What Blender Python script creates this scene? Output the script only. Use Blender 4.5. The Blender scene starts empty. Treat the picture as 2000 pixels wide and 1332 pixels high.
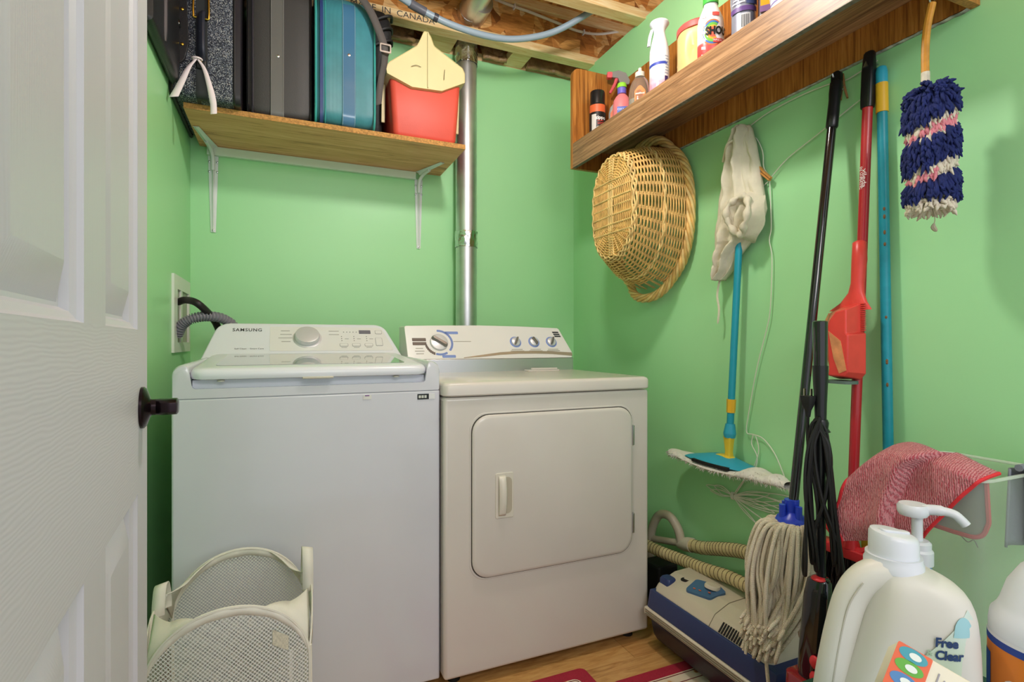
import bpy, math, random
from mathutils import Vector, Matrix, noise
random.seed(11)
SC = bpy.context.scene
COL = SC.collection
R = math.radians

# ------------------------------------------------------------------ camera
cam_d = bpy.data.cameras.new('camera')
cam_d.sensor_width = 36.0
cam_d.lens = 1040 / 2000 * 36.0
cam_d.clip_start = 0.02
cam = bpy.data.objects.new('camera', cam_d)
cam.location = (0, 0, 1.04)
cam.rotation_euler = (R(90), 0, -math.atan2(445, 1040))
COL.objects.link(cam)
SC.camera = cam

# ------------------------------------------------------------------ world, lights, exposure
w = bpy.data.worlds.new('hall_ambient'); SC.world = w; w.use_nodes = True
w.node_tree.nodes['Background'].inputs[0].default_value = (0.91, 0.93, 1.0, 1)
w.node_tree.nodes['Background'].inputs[1].default_value = 0.9
LAMP_STRENGTH = 155.0          # emission of the globe of the ceiling lamp
def area(name, loc, target, size, power, colr):
    l = bpy.data.lights.new(name, 'AREA'); l.shape = 'RECTANGLE'; l.size, l.size_y = size
    l.energy = power; l.color = colr
    o = bpy.data.objects.new(name, l); COL.objects.link(o); o.location = loc
    o.rotation_euler = (Vector(target) - Vector(loc)).to_track_quat('-Z', 'Y').to_euler()
    return o
area('fill_light', (0.35, -1.3, 2.25), (0.5, 1.9, 0.9), (1.0, 0.5), 14, (1.0, 0.96, 0.95))  # unseen soft fill added behind the camera to lift the room
SC.view_settings.view_transform = 'Standard'
SC.view_settings.look = 'None'
SC.view_settings.gamma = 1.0
SC.view_settings.use_curve_mapping = False
SC.view_settings.exposure = 0.30

# ------------------------------------------------------------------ materials
def lin(h):
    h = h.lstrip('#')
    v = [int(h[i:i+2], 16) / 255 for i in (0, 2, 4)]
    return tuple((c / 12.92 if c <= .04045 else ((c + .055) / 1.055) ** 2.4) for c in v) + (1,)
class NT:
    def __init__(s, name):
        s.m = bpy.data.materials.new(name); s.m.use_nodes = True
        s.t = s.m.node_tree; s.p = s.t.nodes['Principled BSDF']
    def n(s, typ, **kw):
        nd = s.t.nodes.new(typ)
        for k, v in kw.items():
            if hasattr(nd, k): setattr(nd, k, v)
            else: nd.inputs[k.replace('_', ' ')].default_value = v
        return nd
    def l(s, a, b): s.t.links.new(a, b)
    def ramp(s, fac, stops, interp='LINEAR'):
        r = s.n('ShaderNodeValToRGB'); r.color_ramp.interpolation = interp
        e = r.color_ramp.elements
        while len(e) < len(stops): e.new(0.5)
        for i, (p, c) in enumerate(stops):
            e[i].position = p; e[i].color = lin(c) if isinstance(c, str) else c
        s.l(fac, r.inputs[0]); return r
    def coords(s, scale=(1, 1, 1), rot=(0, 0, 0), kind='Object'):
        tc = s.n('ShaderNodeTexCoord'); mp = s.n('ShaderNodeMapping')
        mp.inputs['Scale'].default_value = scale; mp.inputs['Rotation'].default_value = rot
        s.l(tc.outputs[kind], mp.inputs[0]); return mp.outputs[0]
    def bump(s, h, strength=.3, dist=.002):
        b = s.n('ShaderNodeBump'); b.inputs['Strength'].default_value = strength
        b.inputs['Distance'].default_value = dist
        s.l(h, b.inputs['Height']); s.l(b.outputs[0], s.p.inputs['Normal']); return b
    def set(s, **kw):
        for k, v in kw.items(): s.p.inputs[k.replace('_', ' ')].default_value = v
def mat(name, c, rough=.5, metal=0., var=.0, vs=6., bump=0., bs=80., spec=.5, trans=0., coat=0., ior=1.45, alpha=1., sheen=0., bscale=(1, 1, 1), bd=.002):
    q = NT(name); b = lin(c)
    q.set(Roughness=rough, Metallic=metal, Specular_IOR_Level=spec, Transmission_Weight=trans, Coat_Weight=coat, IOR=ior, Alpha=alpha, Sheen_Weight=sheen)
    q.p.inputs['Base Color'].default_value = b
    co = q.coords()
    nz = q.n('ShaderNodeTexNoise'); nz.inputs['Scale'].default_value = vs; nz.inputs['Detail'].default_value = 4
    q.l(co, nz.inputs['Vector'])
    v = max(var, .015)
    lo = tuple(x * (1 - v) for x in b[:3]) + (1,); hi = tuple(min(1, x * (1 + v)) for x in b[:3]) + (1,)
    rp = q.ramp(nz.outputs[0], [(.3, lo), (.7, hi)])
    q.l(rp.outputs[0], q.p.inputs['Base Color'])
    if bump:
        n2 = q.n('ShaderNodeTexNoise'); n2.inputs['Scale'].default_value = bs; n2.inputs['Detail'].default_value = 3
        q.l(q.coords(bscale), n2.inputs['Vector']); q.bump(n2.outputs[0], bump, bd)
    return q.m
def wood(name, stops, stretch, scale=9., rough=.45, bump=.08, dist=1.2, coat=0.):
    q = NT(name); q.set(Roughness=rough, Coat_Weight=coat)
    co = q.coords(stretch)
    n1 = q.n('ShaderNodeTexNoise'); n1.inputs['Scale'].default_value = scale; n1.inputs['Detail'].default_value = 7; n1.inputs['Roughness'].default_value = .62; n1.inputs['Distortion'].default_value = dist
    q.l(co, n1.inputs['Vector'])
    rp = q.ramp(n1.outputs[0], stops); q.l(rp.outputs[0], q.p.inputs['Base Color'])
    q.bump(n1.outputs[0], bump, .001)
    return q.m
def osb(name):
    q = NT(name); q.set(Roughness=.75)
    cols = []
    for i, (rot, sc) in enumerate((((0, .5, 0), (9, 9, 30)), ((0, -.7, .4), (11, 11, 32)), ((0, 1.5, .2), (9, 9, 26)))):
        v = q.n('ShaderNodeTexVoronoi'); v.inputs['Scale'].default_value = 1.0
        nz = q.n('ShaderNodeTexNoise'); nz.inputs['Scale'].default_value = 7
        mp2 = q.n('ShaderNodeMapping'); mp2.inputs['Scale'].default_value = sc; q.l(q.coords((1, 1, 1), rot), mp2.inputs[0]); co = mp2.outputs[0]; mx = q.n('ShaderNodeMixRGB'); mx.inputs[0].default_value = .12
        q.l(co, mx.inputs[1]); q.l(nz.outputs[1], mx.inputs[2]); q.l(mx.outputs[0], v.inputs['Vector'])
        s = q.n('ShaderNodeSeparateColor'); q.l(v.outputs['Color'], s.inputs[0])
        cols.append(s)
    m1 = q.n('ShaderNodeMixRGB'); q.l(cols[0].outputs[1], m1.inputs[0])
    r1 = q.ramp(cols[0].outputs[0], [(0, '9a6428'), (.35, 'cc8a42'), (.7, 'dfa358'), (1, 'eec080')])
    r2 = q.ramp(cols[1].outputs[0], [(0, '8a5420'), (.4, 'c47e38'), (.8, 'e0a860'), (1, 'f2d29a')])
    st = q.n('ShaderNodeMath'); st.operation = 'GREATER_THAN'; st.inputs[1].default_value = .5; q.l(cols[2].outputs[0], st.inputs[0])
    q.l(st.outputs[0], m1.inputs[0]); q.l(r1.outputs[0], m1.inputs[1]); q.l(r2.outputs[0], m1.inputs[2])
    n2 = q.n('ShaderNodeTexNoise'); n2.inputs['Scale'].default_value = 1; n2.inputs['Detail'].default_value = 5
    q.l(q.coords((20, 20, 120), (0, .5, 0)), n2.inputs['Vector'])
    m2 = q.n('ShaderNodeMixRGB'); m2.blend_type = 'MULTIPLY'; m2.inputs[0].default_value = .5
    r3 = q.ramp(n2.outputs[0], [(.3, '9a8060'), (.6, 'ffffff')])
    q.l(m1.outputs[0], m2.inputs[1]); q.l(r3.outputs[0], m2.inputs[2]); q.l(m2.outputs[0], q.p.inputs['Base Color'])
    q.bump(cols[1].outputs[0], .35, .002)
    return q.m
def stripes(name, c1, c2, axis=0, freq=200., rough=.6, bump=.4, bd=.001, var=.12, vs=20):
    q = NT(name); q.set(Roughness=rough)
    wv = q.n('ShaderNodeTexWave'); wv.bands_direction = 'XYZ'[axis]; wv.inputs['Scale'].default_value = freq; wv.inputs['Distortion'].default_value = .4
    q.l(q.coords(), wv.inputs['Vector'])
    rp = q.ramp(wv.outputs[0], [(.2, c1), (.8, c2)])
    nz = q.n('ShaderNodeTexNoise'); nz.inputs['Scale'].default_value = vs; q.l(q.coords(), nz.inputs['Vector'])
    mx = q.n('ShaderNodeMixRGB'); mx.blend_type = 'MULTIPLY'; mx.inputs[0].default_value = var * 3
    q.l(rp.outputs[0], mx.inputs[1]); q.l(nz.outputs[0], mx.inputs[2]); q.l(mx.outputs[0], q.p.inputs['Base Color'])
    q.bump(wv.outputs[0], bump, bd)
    return q.m
def tweed(name):
    q = NT(name); q.set(Roughness=.9)
    v = q.n('ShaderNodeTexVoronoi'); v.inputs['Scale'].default_value = 560; q.l(q.coords(), v.inputs['Vector'])
    s = q.n('ShaderNodeSeparateColor'); q.l(v.outputs['Color'], s.inputs[0])
    rp = q.ramp(s.outputs[0], [(0, '12141d'), (.5, '242936'), (.7, '525a6a'), (.88, '92979e'), (1, 'd2d0c8')])
    q.l(rp.outputs[0], q.p.inputs['Base Color']); q.bump(v.outputs['Distance'], .5, .001)
    return q.m
def meshfabric(name):
    q = NT(name); q.set(Roughness=.8); q.p.inputs['Base Color'].default_value = lin('dfe0d8')
    tc = q.n('ShaderNodeTexCoord')
    mp = q.n('ShaderNodeMapping'); q.l(tc.outputs['UV'], mp.inputs[0]); mp.inputs['Rotation'].default_value = (0, 0, R(45))
    v = q.n('ShaderNodeTexVoronoi'); v.inputs['Scale'].default_value = 170; v.inputs['Randomness'].default_value = 0.
    v.voronoi_dimensions = '2D'; q.l(mp.outputs[0], v.inputs['Vector'])
    rp = q.ramp(v.outputs['Distance'], [(.0, (0, 0, 0, 1)), (.36, (0, 0, 0, 1)), (.43, (1, 1, 1, 1))])
    q.l(rp.outputs[0], q.p.inputs['Alpha'])
    return q.m

GREEN = mat('green_wall_paint', '#a6e1a4', .36, var=.02, vs=2, bump=.05, bs=300)
WHITE = mat('white_enamel', '#d0d2d8', .22, coat=.3)
CREAMW = mat('warm_white_enamel', '#d6d0c8', .25, coat=.2)
WPLAST = mat('white_plastic', '#e0e3ea', .3)
GLOSSW = mat('glossy_white_panel', '#e6e6e4', .06, coat=.6)
LIDG = mat('smoked_lid_glass', '#8f9593', .04, spec=.7, coat=.8)
DGREY = mat('dark_grey_print', '#3b3d41', .5)
MGREY = mat('mid_grey_print', '#8b8d90', .5)
BLUEP = mat('blue_print', '#7c92cc', .5)
BROWNP = mat('brown_print', '#6b5d55', .5)
CHROME = mat('brushed_aluminium', '#d6d7da', .36, .3, bump=.03, bs=200)
CHROME2 = mat('satin_silver_strip', '#c3c4c4', .33, .85, bump=.06, bs=30, bscale=(.05, 1, 30))
BRASS = mat('brass', '#d8b24a', .25, 1.)
STEEL = mat('steel', '#b9bbbd', .3, 1.)
GALV = mat('galvanised_steel', '#d2d3d4', .36, .92, var=.08, vs=14, bump=.05, bs=26)
FOIL = mat('foil_tape', '#d4d6d8', .22, 1., bump=.9, bs=38, bd=.006)
BLACK = mat('black_plastic', '#17171a', .3)
BLACKG = mat('glossy_black_plastic', '#131214', .1, coat=.6)
BLACKM = mat('matt_black_rubber', '#161617', .65)
LEATH = mat('black_leather', '#1a1a1c', .38, bump=.25, bs=260)
BRONZE = mat('oil_rubbed_bronze', '#2a2024', .25, .8)
DOORW = None
PINE = wood('pine_lumber', [(.3, 'dcae72'), (.5, 'ecca94'), (.7, 'f4deb2')], (1.2, 14, 14), 5, .6)
OSB = osb('oriented_strand_board')
INSUL = mat('plastic_covered_insulation', '#a8865f', .35, var=.35, vs=22, bump=1., bs=30, bd=.01)
WALX = wood('walnut_laminate_shelf', [(.32, '6c4a30'), (.45, '8e6a4a'), (.55, 'a67e58'), (.68, 'bc946e')], (26, 1.1, 26), 3, .4)
WALZ = wood('walnut_laminate_upright', [(.32, '78441a'), (.45, 'a06226'), (.55, 'b87632'), (.68, 'cc8e48')], (26, 26, 1.1), 3, .38)
OAK = wood('oak_shelf_board', [(.32, '9c5c38'), (.43, 'da9866'), (.6, 'eaac7c'), (.75, 'f3be90')], (1.0, 13, 13), 3.2, .5)
CHIP = mat('chipboard_edge', '#b78549', .8, var=.35, vs=160, bump=.5, bs=200)
BRKT = mat('white_painted_bracket', '#dfe3e2', .4)
TRIMW = mat('white_painted_cleat', '#d9e6d6', .45)

# ------------------------------------------------------------------ geometry helpers
WORLD = set()
class B:
    def __init__(s): s.v = []; s.f = []; s.uv = None
    def add(s, vs, fs):
        o = len(s.v); s.v += [tuple(p) for p in vs]; s.f += [tuple(i + o for i in f) for f in fs]; return s
    def box(s, x0, x1, y0, y1, z0, z1):
        return s.add([(x, y, z) for x in (x0, x1) for y in (y0, y1) for z in (z0, z1)],
                     [(0, 1, 3, 2), (4, 6, 7, 5), (0, 4, 5, 1), (2, 3, 7, 6), (0, 2, 6, 4), (1, 5, 7, 3)])
    def loft(s, secs, cap=True, closed=True):
        n = len(secs[0]); vs = [p for c in secs for p in c]; fs = []
        for i in range(len(secs) - 1):
            for j in range(n if closed else n - 1):
                k = (j + 1) % n
                fs.append((i * n + j, i * n + k, (i + 1) * n + k, (i + 1) * n + j))
        if cap and closed:
            fs.append(tuple(range(n - 1, -1, -1))); m = (len(secs) - 1) * n; fs.append(tuple(range(m, m + n)))
        return s.add(vs, fs)
    def prism(s, pts, fn, t0, t1):
        return s.loft([[fn(a, b, t0) for a, b in pts], [fn(a, b, t1) for a, b in pts]])
    def lathe(s, prof, n=24, c=(0, 0, 0), M=None, sx=1., sy=1.):
        secs = []
        for r, z in prof:
            ring = []
            for i in range(n):
                a = 2 * math.pi * i / n; p = Vector((r * math.cos(a) * sx, r * math.sin(a) * sy, z))
                if M: p = M @ p
                ring.append(p + Vector(c))
            secs.append(ring)
        return s.loft(secs)
    def tube(s, path, r, n=8, closed=False, flat=1.):
        P = [Vector(p) for p in path]; m = len(P); secs = []
        T = []
        for i in range(m):
            a = P[(i - 1) % m] if (closed or i > 0) else P[i]; b = P[(i + 1) % m] if (closed or i < m - 1) else P[i]
            t = (b - a); T.append(t.normalized() if t.length > 1e-9 else Vector((0, 0, 1)))
        u = T[0].orthogonal().normalized()
        for i in range(m):
            u = (u - T[i] * u.dot(T[i])); u = u.normalized() if u.length > 1e-6 else T[i].orthogonal().normalized()
            v = T[i].cross(u); rr = r[i] if isinstance(r, (list, tuple)) else r
            secs.append([P[i] + u * (rr * math.cos(2 * math.pi * k / n)) + v * (rr * flat * math.sin(2 * math.pi * k / n)) for k in range(n)])
        if closed: secs.append(secs[0]); return s.loft(secs, cap=False)
        return s.loft(secs)
    def ball(s, c, r, n=12, m=8, sc=(1, 1, 1)):
        prof = [(max(1e-4, r * math.sin(math.pi * i / m)), -r * math.cos(math.pi * i / m)) for i in range(m + 1)]
        M = Matrix.Diagonal(sc); return s.lathe(prof, n, c, M)
    def grid(s, fn, nu, nv):
        vs = [fn(i / nu, j / nv) for j in range(nv + 1) for i in range(nu + 1)]
        fs = [(j * (nu + 1) + i, j * (nu + 1) + i + 1, (j + 1) * (nu + 1) + i + 1, (j + 1) * (nu + 1) + i) for j in range(nv) for i in range(nu)]
        return s.add(vs, fs)
    def o(s, name, m, par=None, smooth=35, bevel=0., seg=2, solid=0., sub=0, stuff=False, uvfn=None):
        me = bpy.data.meshes.new(name); me.from_pydata([tuple(p) for p in s.v], [], s.f); me.validate()
        if uvfn:
            ul = me.uv_layers.new(name='UVMap')
            for lp in me.loops: ul.data[lp.index].uv = uvfn(me.vertices[lp.vertex_index].co)
        import bmesh
        bm = bmesh.new(); bm.from_mesh(me); bmesh.ops.recalc_face_normals(bm, faces=bm.faces); bm.to_mesh(me); bm.free()
        me.materials.append(m)
        if smooth:
            me.shade_smooth(); me.set_sharp_from_angle(angle=R(smooth))
        ob = bpy.data.objects.new(name, me); COL.objects.link(ob)
        put(ob, par)
        if solid:
            md = ob.modifiers.new('thickness', 'SOLIDIFY'); md.thickness = solid; md.offset = 0
        if bevel:
            md = ob.modifiers.new('soft_edges', 'BEVEL'); md.width = bevel; md.segments = seg; md.limit_method = 'ANGLE'; md.angle_limit = R(40)
        if sub:
            md = ob.modifiers.new('smooth', 'SUBSURF'); md.levels = md.render_levels = sub
        if stuff: ob['kind'] = 'stuff'
        return ob
def put(ob, par):
    if par is not None:
        ob.parent = par
        if par.name in WORLD:
            ob.matrix_parent_inverse = Matrix.LocRotScale(par.location, par.rotation_euler, par.scale).inverted()
def tag(o, label, cat, group=None):
    o['label'] = label; o['category'] = cat
    if group: o['group'] = group
    return o
def thing(name, label, cat, loc=(0, 0, 0), rz=0., world=False, group=None, rot=None):
    o = bpy.data.objects.new(name, None); COL.objects.link(o); o.empty_display_size = .05
    o.location = loc; o.rotation_euler = rot if rot else (0, 0, rz)
    tag(o, label, cat, group)
    if world: WORLD.add(o.name)
    return o
def struct(o): o['kind'] = 'structure'; return o
def wthing(*a, **k): return thing(*a, world=True, **k)
def rr(cx, cy, w_, h_, r, n=5):
    pts = []; r = min(r, w_ / 2 - 1e-5, h_ / 2 - 1e-5)
    for qx, qy, a0 in ((1, 1, 0), (-1, 1, 90), (-1, -1, 180), (1, -1, 270)):
        for i in range(n + 1):
            a = R(a0 + 90 * i / n); pts.append((cx + qx * (w_ / 2 - r) + r * math.cos(a), cy + qy * (h_ / 2 - r) + r * math.sin(a)))
    return pts
def rpoly(pts, rad, n=5):
    out = []; m = len(pts)
    for i in range(m):
        p = Vector(pts[i]); a = Vector(pts[i - 1]); b = Vector(pts[(i + 1) % m]); r = rad[i] if isinstance(rad, (list, tuple)) else rad
        if r <= 0: out.append(tuple(p)); continue
        d1 = (a - p).normalized(); d2 = (b - p).normalized(); ang = d1.angle(d2)
        t = min(r / math.tan(ang / 2), (a - p).length * .49, (b - p).length * .49)
        for i2 in range(n + 1):
            k = i2 / n; q1 = p + d1 * t; q2 = p + d2 * t
            out.append(tuple(q1 * (1 - k) ** 2 + p * 2 * k * (1 - k) + q2 * k * k))
    return out
def spl(pts, n=8, closed=False):
    P = [Vector(p) for p in pts]; out = []; m = len(P)
    rng = m if closed else m - 1
    for i in range(rng):
        g = lambda k: P[k % m] if closed else P[max(0, min(m - 1, k))]
        p0, p1, p2, p3 = g(i - 1), g(i), g(i + 1), g(i + 2)
        for j in range(n):
            t = j / n
            out.append(.5 * ((2 * p1) + (p2 - p0) * t + (2 * p0 - 5 * p1 + 4 * p2 - p3) * t * t + (3 * p1 - p0 - 3 * p2 + p3) * t ** 3))
    if not closed: out.append(P[-1])
    return out
def text(s, size, fn, m, par, name='lettering', bold=0., sx=1., align='CENTER', space=1.):
    cu = bpy.data.curves.new(name, 'FONT'); cu.body = s; cu.size = size; cu.align_x = align; cu.align_y = 'CENTER'; cu.offset = bold; cu.space_character = space; cu.resolution_u = 3
    tmp = bpy.data.objects.new(name, cu); me = bpy.data.meshes.new_from_object(tmp)
    for v in me.vertices: v.co = Vector(fn(v.co.x * sx, v.co.y))
    bpy.data.objects.remove(tmp); bpy.data.curves.remove(cu)
    me.materials.clear(); me.materials.append(m); me.name = name
    ob = bpy.data.objects.new(name, me); COL.objects.link(ob); put(ob, par); return ob
def cyl(x, s0, rad):      # wraps flat (x, y) onto an upright cylinder facing -Y turned by s0 radians
    pass
def wrap(rad, z0, a0=0., off=.0006):
    def f(x, y):
        a = a0 + x / rad; return ((rad + off) * math.sin(a), -(rad + off) * math.cos(a), z0 + y)
    return f
def patch(par, name, m, rad, a0, a1, z0, z1, off=.0007, n=10):
    n = max(n, int(abs(a1 - a0) / .06))     # printed label wrapped on a bottle
    b = B(); b.grid(lambda u, v: ((rad + off) * math.sin(a0 + (a1 - a0) * u), -(rad + off) * math.cos(a0 + (a1 - a0) * u), z0 + (z1 - z0) * v), n, 1)
    return b.o(name, m, par)
def copy_tree(o, parent=None):
    c = o.copy(); COL.objects.link(c); c.parent = parent
    if o.name in WORLD: WORLD.add(c.name)
    for ch in list(o.children): copy_tree(ch, c)
    return c

# ================================================================== SETTING
XL, XR, YB = -0.35, 1.43, 2.50
ZT = 2.435
struct(B().box(XL - .1, XR + .1, YB, YB + .1, 0, ZT).o('wall_back', GREEN, smooth=0))
struct(B().box(XL - .1, XL, -.2, YB, 0, ZT).o('wall_left', GREEN, smooth=0))
struct(B().box(XR, XR + .1, -.2, YB, 0, ZT).o('wall_right', GREEN, smooth=0))
ceil = struct(B().box(XL - .6, XR + .6, -.6, YB + .3, 2.665, 2.69).o('ceiling', OSB, smooth=0))

# floor of separate wood-look planks
subf = mat('dark_underlay', '#3b2a18', .8)
floor = struct(B().box(XL - .1, XR + .1, -.6, YB + .1, -.03, -.006).o('floor', subf, smooth=0))
plankm = [wood('oak_vinyl_plank_%s' % k, st, (1.3, 9, 9), 4, .38, .1, 1.6) for k, st in (
    ('pale', [(.3, 'b98d56'), (.5, 'd2ab72'), (.7, 'dfbd88')]), ('golden', [(.3, 'a5733a'), (.5, 'c8975a'), (.7, 'd9ae70')]), ('brown', [(.3, '9a6a38'), (.5, 'bd8b50'), (.7, 'cfa268')]))]
yy = -.5; k = 0
while yy < YB:
    xx = XL - 1.1 + (k * .47) % 1.0; y1 = min(yy + .150, YB)
    while xx < XR:
        a, b_ = max(xx, XL), min(xx + 1.2, XR)
        if b_ - a > .02:
            pl = B().box(a + .0006, b_ - .0006, yy + .0006, y1 - .0006, -.008, 0)
            o = pl.o('plank', plankm[(k * 2 + int(xx * 3 + 9)) % 3], floor, smooth=0, bevel=.0007, seg=1)
        xx += 1.2
    yy += .150; k += 1

# I-joists: lumber flanges with a strand-board web
for i, yf in enumerate((2.29, 1.878, 1.466, 1.054, .642)):
    j = wthing('ceiling_joist', ['pine and strand-board joist nearest the back wall, stamped on its flange', 'second pine joist from the back wall, above the walnut shelf',
        'third joist from the back wall, out of the picture above', 'fourth joist from the back wall, out of the picture above', 'joist nearest the doorway, out of the picture above'][i], 'joist', (.5, yf, 2.425))
    j['kind'] = 'structure'
    B().box(XL - .6, XR + .6, yf, yf + .062, 2.425, 2.463).o('bottom_flange', PINE, j, smooth=0, bevel=.002, seg=1)
    B().box(XL - .6, XR + .6, yf + .026, yf + .036, 2.463, 2.627).o('web', OSB, j, smooth=0)
    B().box(XL - .6, XR + .6, yf, yf + .062, 2.627, 2.665).o('top_flange', PINE, j, smooth=0)
    if i == 0:
        text('MADE  IN  CANADA', .036, lambda x, y: (.43 + x, yf - .0008, 2.444 + y), DGREY, j, 'stamped_lettering', sx=1.1)
rim = wthing('rim_joist', 'shadowed strand-board rim behind the insulation above the back wall', 'joist', (.5, 2.62, 2.43)); rim['kind'] = 'structure'
B().box(XL - .6, XR + .6, 2.62, 2.65, 2.425, 2.665).o('board', OSB, rim, smooth=0)
# top plate, nailing blocks and insulation between joist and wall
tp = B().box(XL - .1, XR + .1, YB + .001, YB + .099, ZT, ZT + .038).o('trim_1', PINE, smooth=0); struct(tp)
for i, (x0, x1) in enumerate(((.60, .74), (1.02, 1.12))):
    b = B().box(x0, x1, 2.352, 2.499, 2.4375, 2.475)
    bo = b.o('nailing_block', PINE, smooth=0, bevel=.002, seg=1)
    tag(bo, ['pine nailing block above the wall just left of the metal duct', 'pine nailing block above the wall right of the metal duct'][i], 'wood block', 'blocks between joist and wall'); struct(bo)
for i, (x0, x1) in enumerate(((-.3, .56), (.90, 1.02), (1.14, 1.6))):
    b = B()
    def f(u, v, x0=x0, x1=x1):
        x = x0 + (x1 - x0) * u; z = 2.432 + .20 * v
        d = .03 * noise.noise((x * 22, z * 22, 3.1)) + .012 * noise.noise((x * 60, z * 60, 1.1))
        return (x, 2.462 + d * .7 + .08 * v, z)
    b.grid(f, int((x1 - x0) * 70) + 4, 14)
    ob = b.o('insulation_batt', INSUL, solid=.02)
    tag(ob, ['crinkled plastic-wrapped insulation above the red cooler', 'short insulation piece between duct and nailing block', 'crinkled insulation above the wall near the walnut shelf end'][i], 'insulation', 'insulation above the back wall'); struct(ob)

# ---------------------------------------------------------------- the open six-panel door on the left
q = NT('white_grained_door'); q.set(Roughness=.42); q.p.inputs['Base Color'].default_value = lin('cccbd2')
wv = q.n('ShaderNodeTexWave'); wv.bands_direction = 'Z'; wv.inputs['Scale'].default_value = 75; wv.inputs['Distortion'].default_value = 9; wv.inputs['Detail'].default_value = 2; wv.inputs['Detail Scale'].default_value = .7
q.l(q.coords((1, .22, 1)), wv.inputs['Vector']); q.bump(wv.outputs[0], .09, .0012)
DOORH = q.m
q = NT('white_grained_stile'); q.set(Roughness=.42); q.p.inputs['Base Color'].default_value = lin('cccbd2')
wv = q.n('ShaderNodeTexWave'); wv.bands_direction = 'Y'; wv.inputs['Scale'].default_value = 75; wv.inputs['Distortion'].default_value = 9; wv.inputs['Detail'].default_value = 2; wv.inputs['Detail Scale'].default_value = .7
q.l(q.coords((1, 1, .12)), wv.inputs['Vector']); q.bump(wv.outputs[0], .06, .0012)
DOORV = q.m
# local frame: y runs from hinge (0) to lock edge (0.76), +x is the face seen, z up
DW, DT = .76, .035
door = thing('door_1', 'white six-panel door standing open along the left side', 'door', (-.2085 + .082 * .757, 1.047 - .757, .012), math.atan(.082))
door['kind'] = 'structure'
ST, MU = .102, .098
pw_ = (DW - 2 * ST - MU) / 2
ypan = [(ST, ST + pw_), (ST + pw_ + MU, DW - ST)]
zr = [0, .235, .80, 1.045, 1.68, 1.79, 1.93, 2.03]     # rail, panel, rail, panel, rail, panel, rail
for y0, y1, nm in ((0, ST, 'stile'), (DW - ST, DW, 'stile')):
    B().box(-DT, 0, y0, y1, 0, 2.03).o('stile', DOORV, door, smooth=0)
for a, b_ in ((0, 1), (2, 3), (4, 5), (6, 7)):
    B().box(-DT, 0, ST, DW - ST, zr[a], zr[b_]).o('rail', DOORH, door, smooth=0)
for a, b_ in ((1, 2), (3, 4), (5, 6)):
    B().box(-DT, 0, ypan[0][1], ypan[1][0], zr[a], zr[b_]).o('mullion', DOORV, door, smooth=0)
    for y0, y1 in ypan:
        cy, cz, w_, h_ = (y0 + y1) / 2, (zr[a] + zr[b_]) / 2, y1 - y0, zr[b_] - zr[a]
        def rect(ins, x): return [(x, cy + sy * (w_ / 2 - ins), cz + sz * (h_ / 2 - ins)) for sy, sz in ((-1, -1), (1, -1), (1, 1), (-1, 1))]
        b = B(); b.loft([rect(0, -.0005), rect(.003, -.005), rect(.010, -.009), rect(.014, -.016), rect(.018, -.0165), rect(.050, -.004), rect(.052, -.0035)], cap=False)
        n0 = len(b.v); b.add(rect(.052, -.0035), [(0, 1, 2, 3)])
        b.add([(-DT, y0, zr[a]), (-DT, y1, zr[a]), (-DT, y1, zr[b_]), (-DT, y0, zr[b_])], [(0, 3, 2, 1)])
        b.o('raised_panel', DOORV, door, smooth=25)
kn = .694
RX = Matrix.Rotation(R(90), 3, 'Y')
rose = B().lathe([(.001, 0), (.032, 0), (.032, .004), (.029, .007), (.014, .012), (.0125, .014), (.0125, .020), (.001, .020)], 28, (0, kn, .925), RX).o('rosette', BRONZE, door)
rose['label'] = 'dark bronze round rosette'
# egg-shaped turn knob with scooped cheeks, seen edge-on
b = B()
secs = []
for x, ry, rz_ in ((.016, .010, .012), (.020, .011, .0125), (.024, .017, .0130), (.029, .021, .0130), (.040, .0215, .0130), (.047, .020, .0130), (.049, .016, .0105)):
    secs.append([(x, kn + ry * math.cos(t * math.pi / 8), .925 + rz_ * (abs(math.sin(t * math.pi / 8)) ** .6) * (1 if math.sin(t * math.pi / 8) > 0 else -1)) for t in range(16)])
b.loft(secs); kb = b.o('knob', BRONZE, door); kb['label'] = 'dark bronze knob'

# ---------------------------------------------------------------- ceiling lamp (above the frame)
lamp = wthing('ceiling_lamp', 'white ceiling pendant with a round globe, above the picture', 'lamp', (.62, 1.20, 2.425))
B().lathe([(.001, .24), (.05, .24), (.05, .225), (.010, .21), (.010, -.105), (.032, -.115), (.03, -.13), (.001, -.13)], 24, (.62, 1.20, 2.425)).o('lampholder', WPLAST, lamp)
q = NT('glowing_globe'); q.p.inputs['Emission Color'].default_value = (1.0, .945, .905, 1); q.p.inputs['Emission Strength'].default_value = LAMP_STRENGTH
B().ball((.62, 1.20, 2.235), .064, 16, 10).o('globe', q.m, lamp)

# ================================================================== WASHING MACHINE
wm = wthing('washing_machine', 'white top-loading washing machine with glass lid, left of the dryer', 'washing machine', (.085, 1.87, 0))
B().box(-.258, .428, 1.548, 2.2, .03, .8942).o('body', WHITE, wm, bevel=.006, seg=3)
for x in (-.21, .38):
    for y in (1.6, 2.14): B().lathe([(.001, 0), (.022, 0), (.022, .012), (.01, .015), (.01, .04), (.001, .04)], 14, (x, y, 0)).o('foot', BLACKM, wm)
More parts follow.
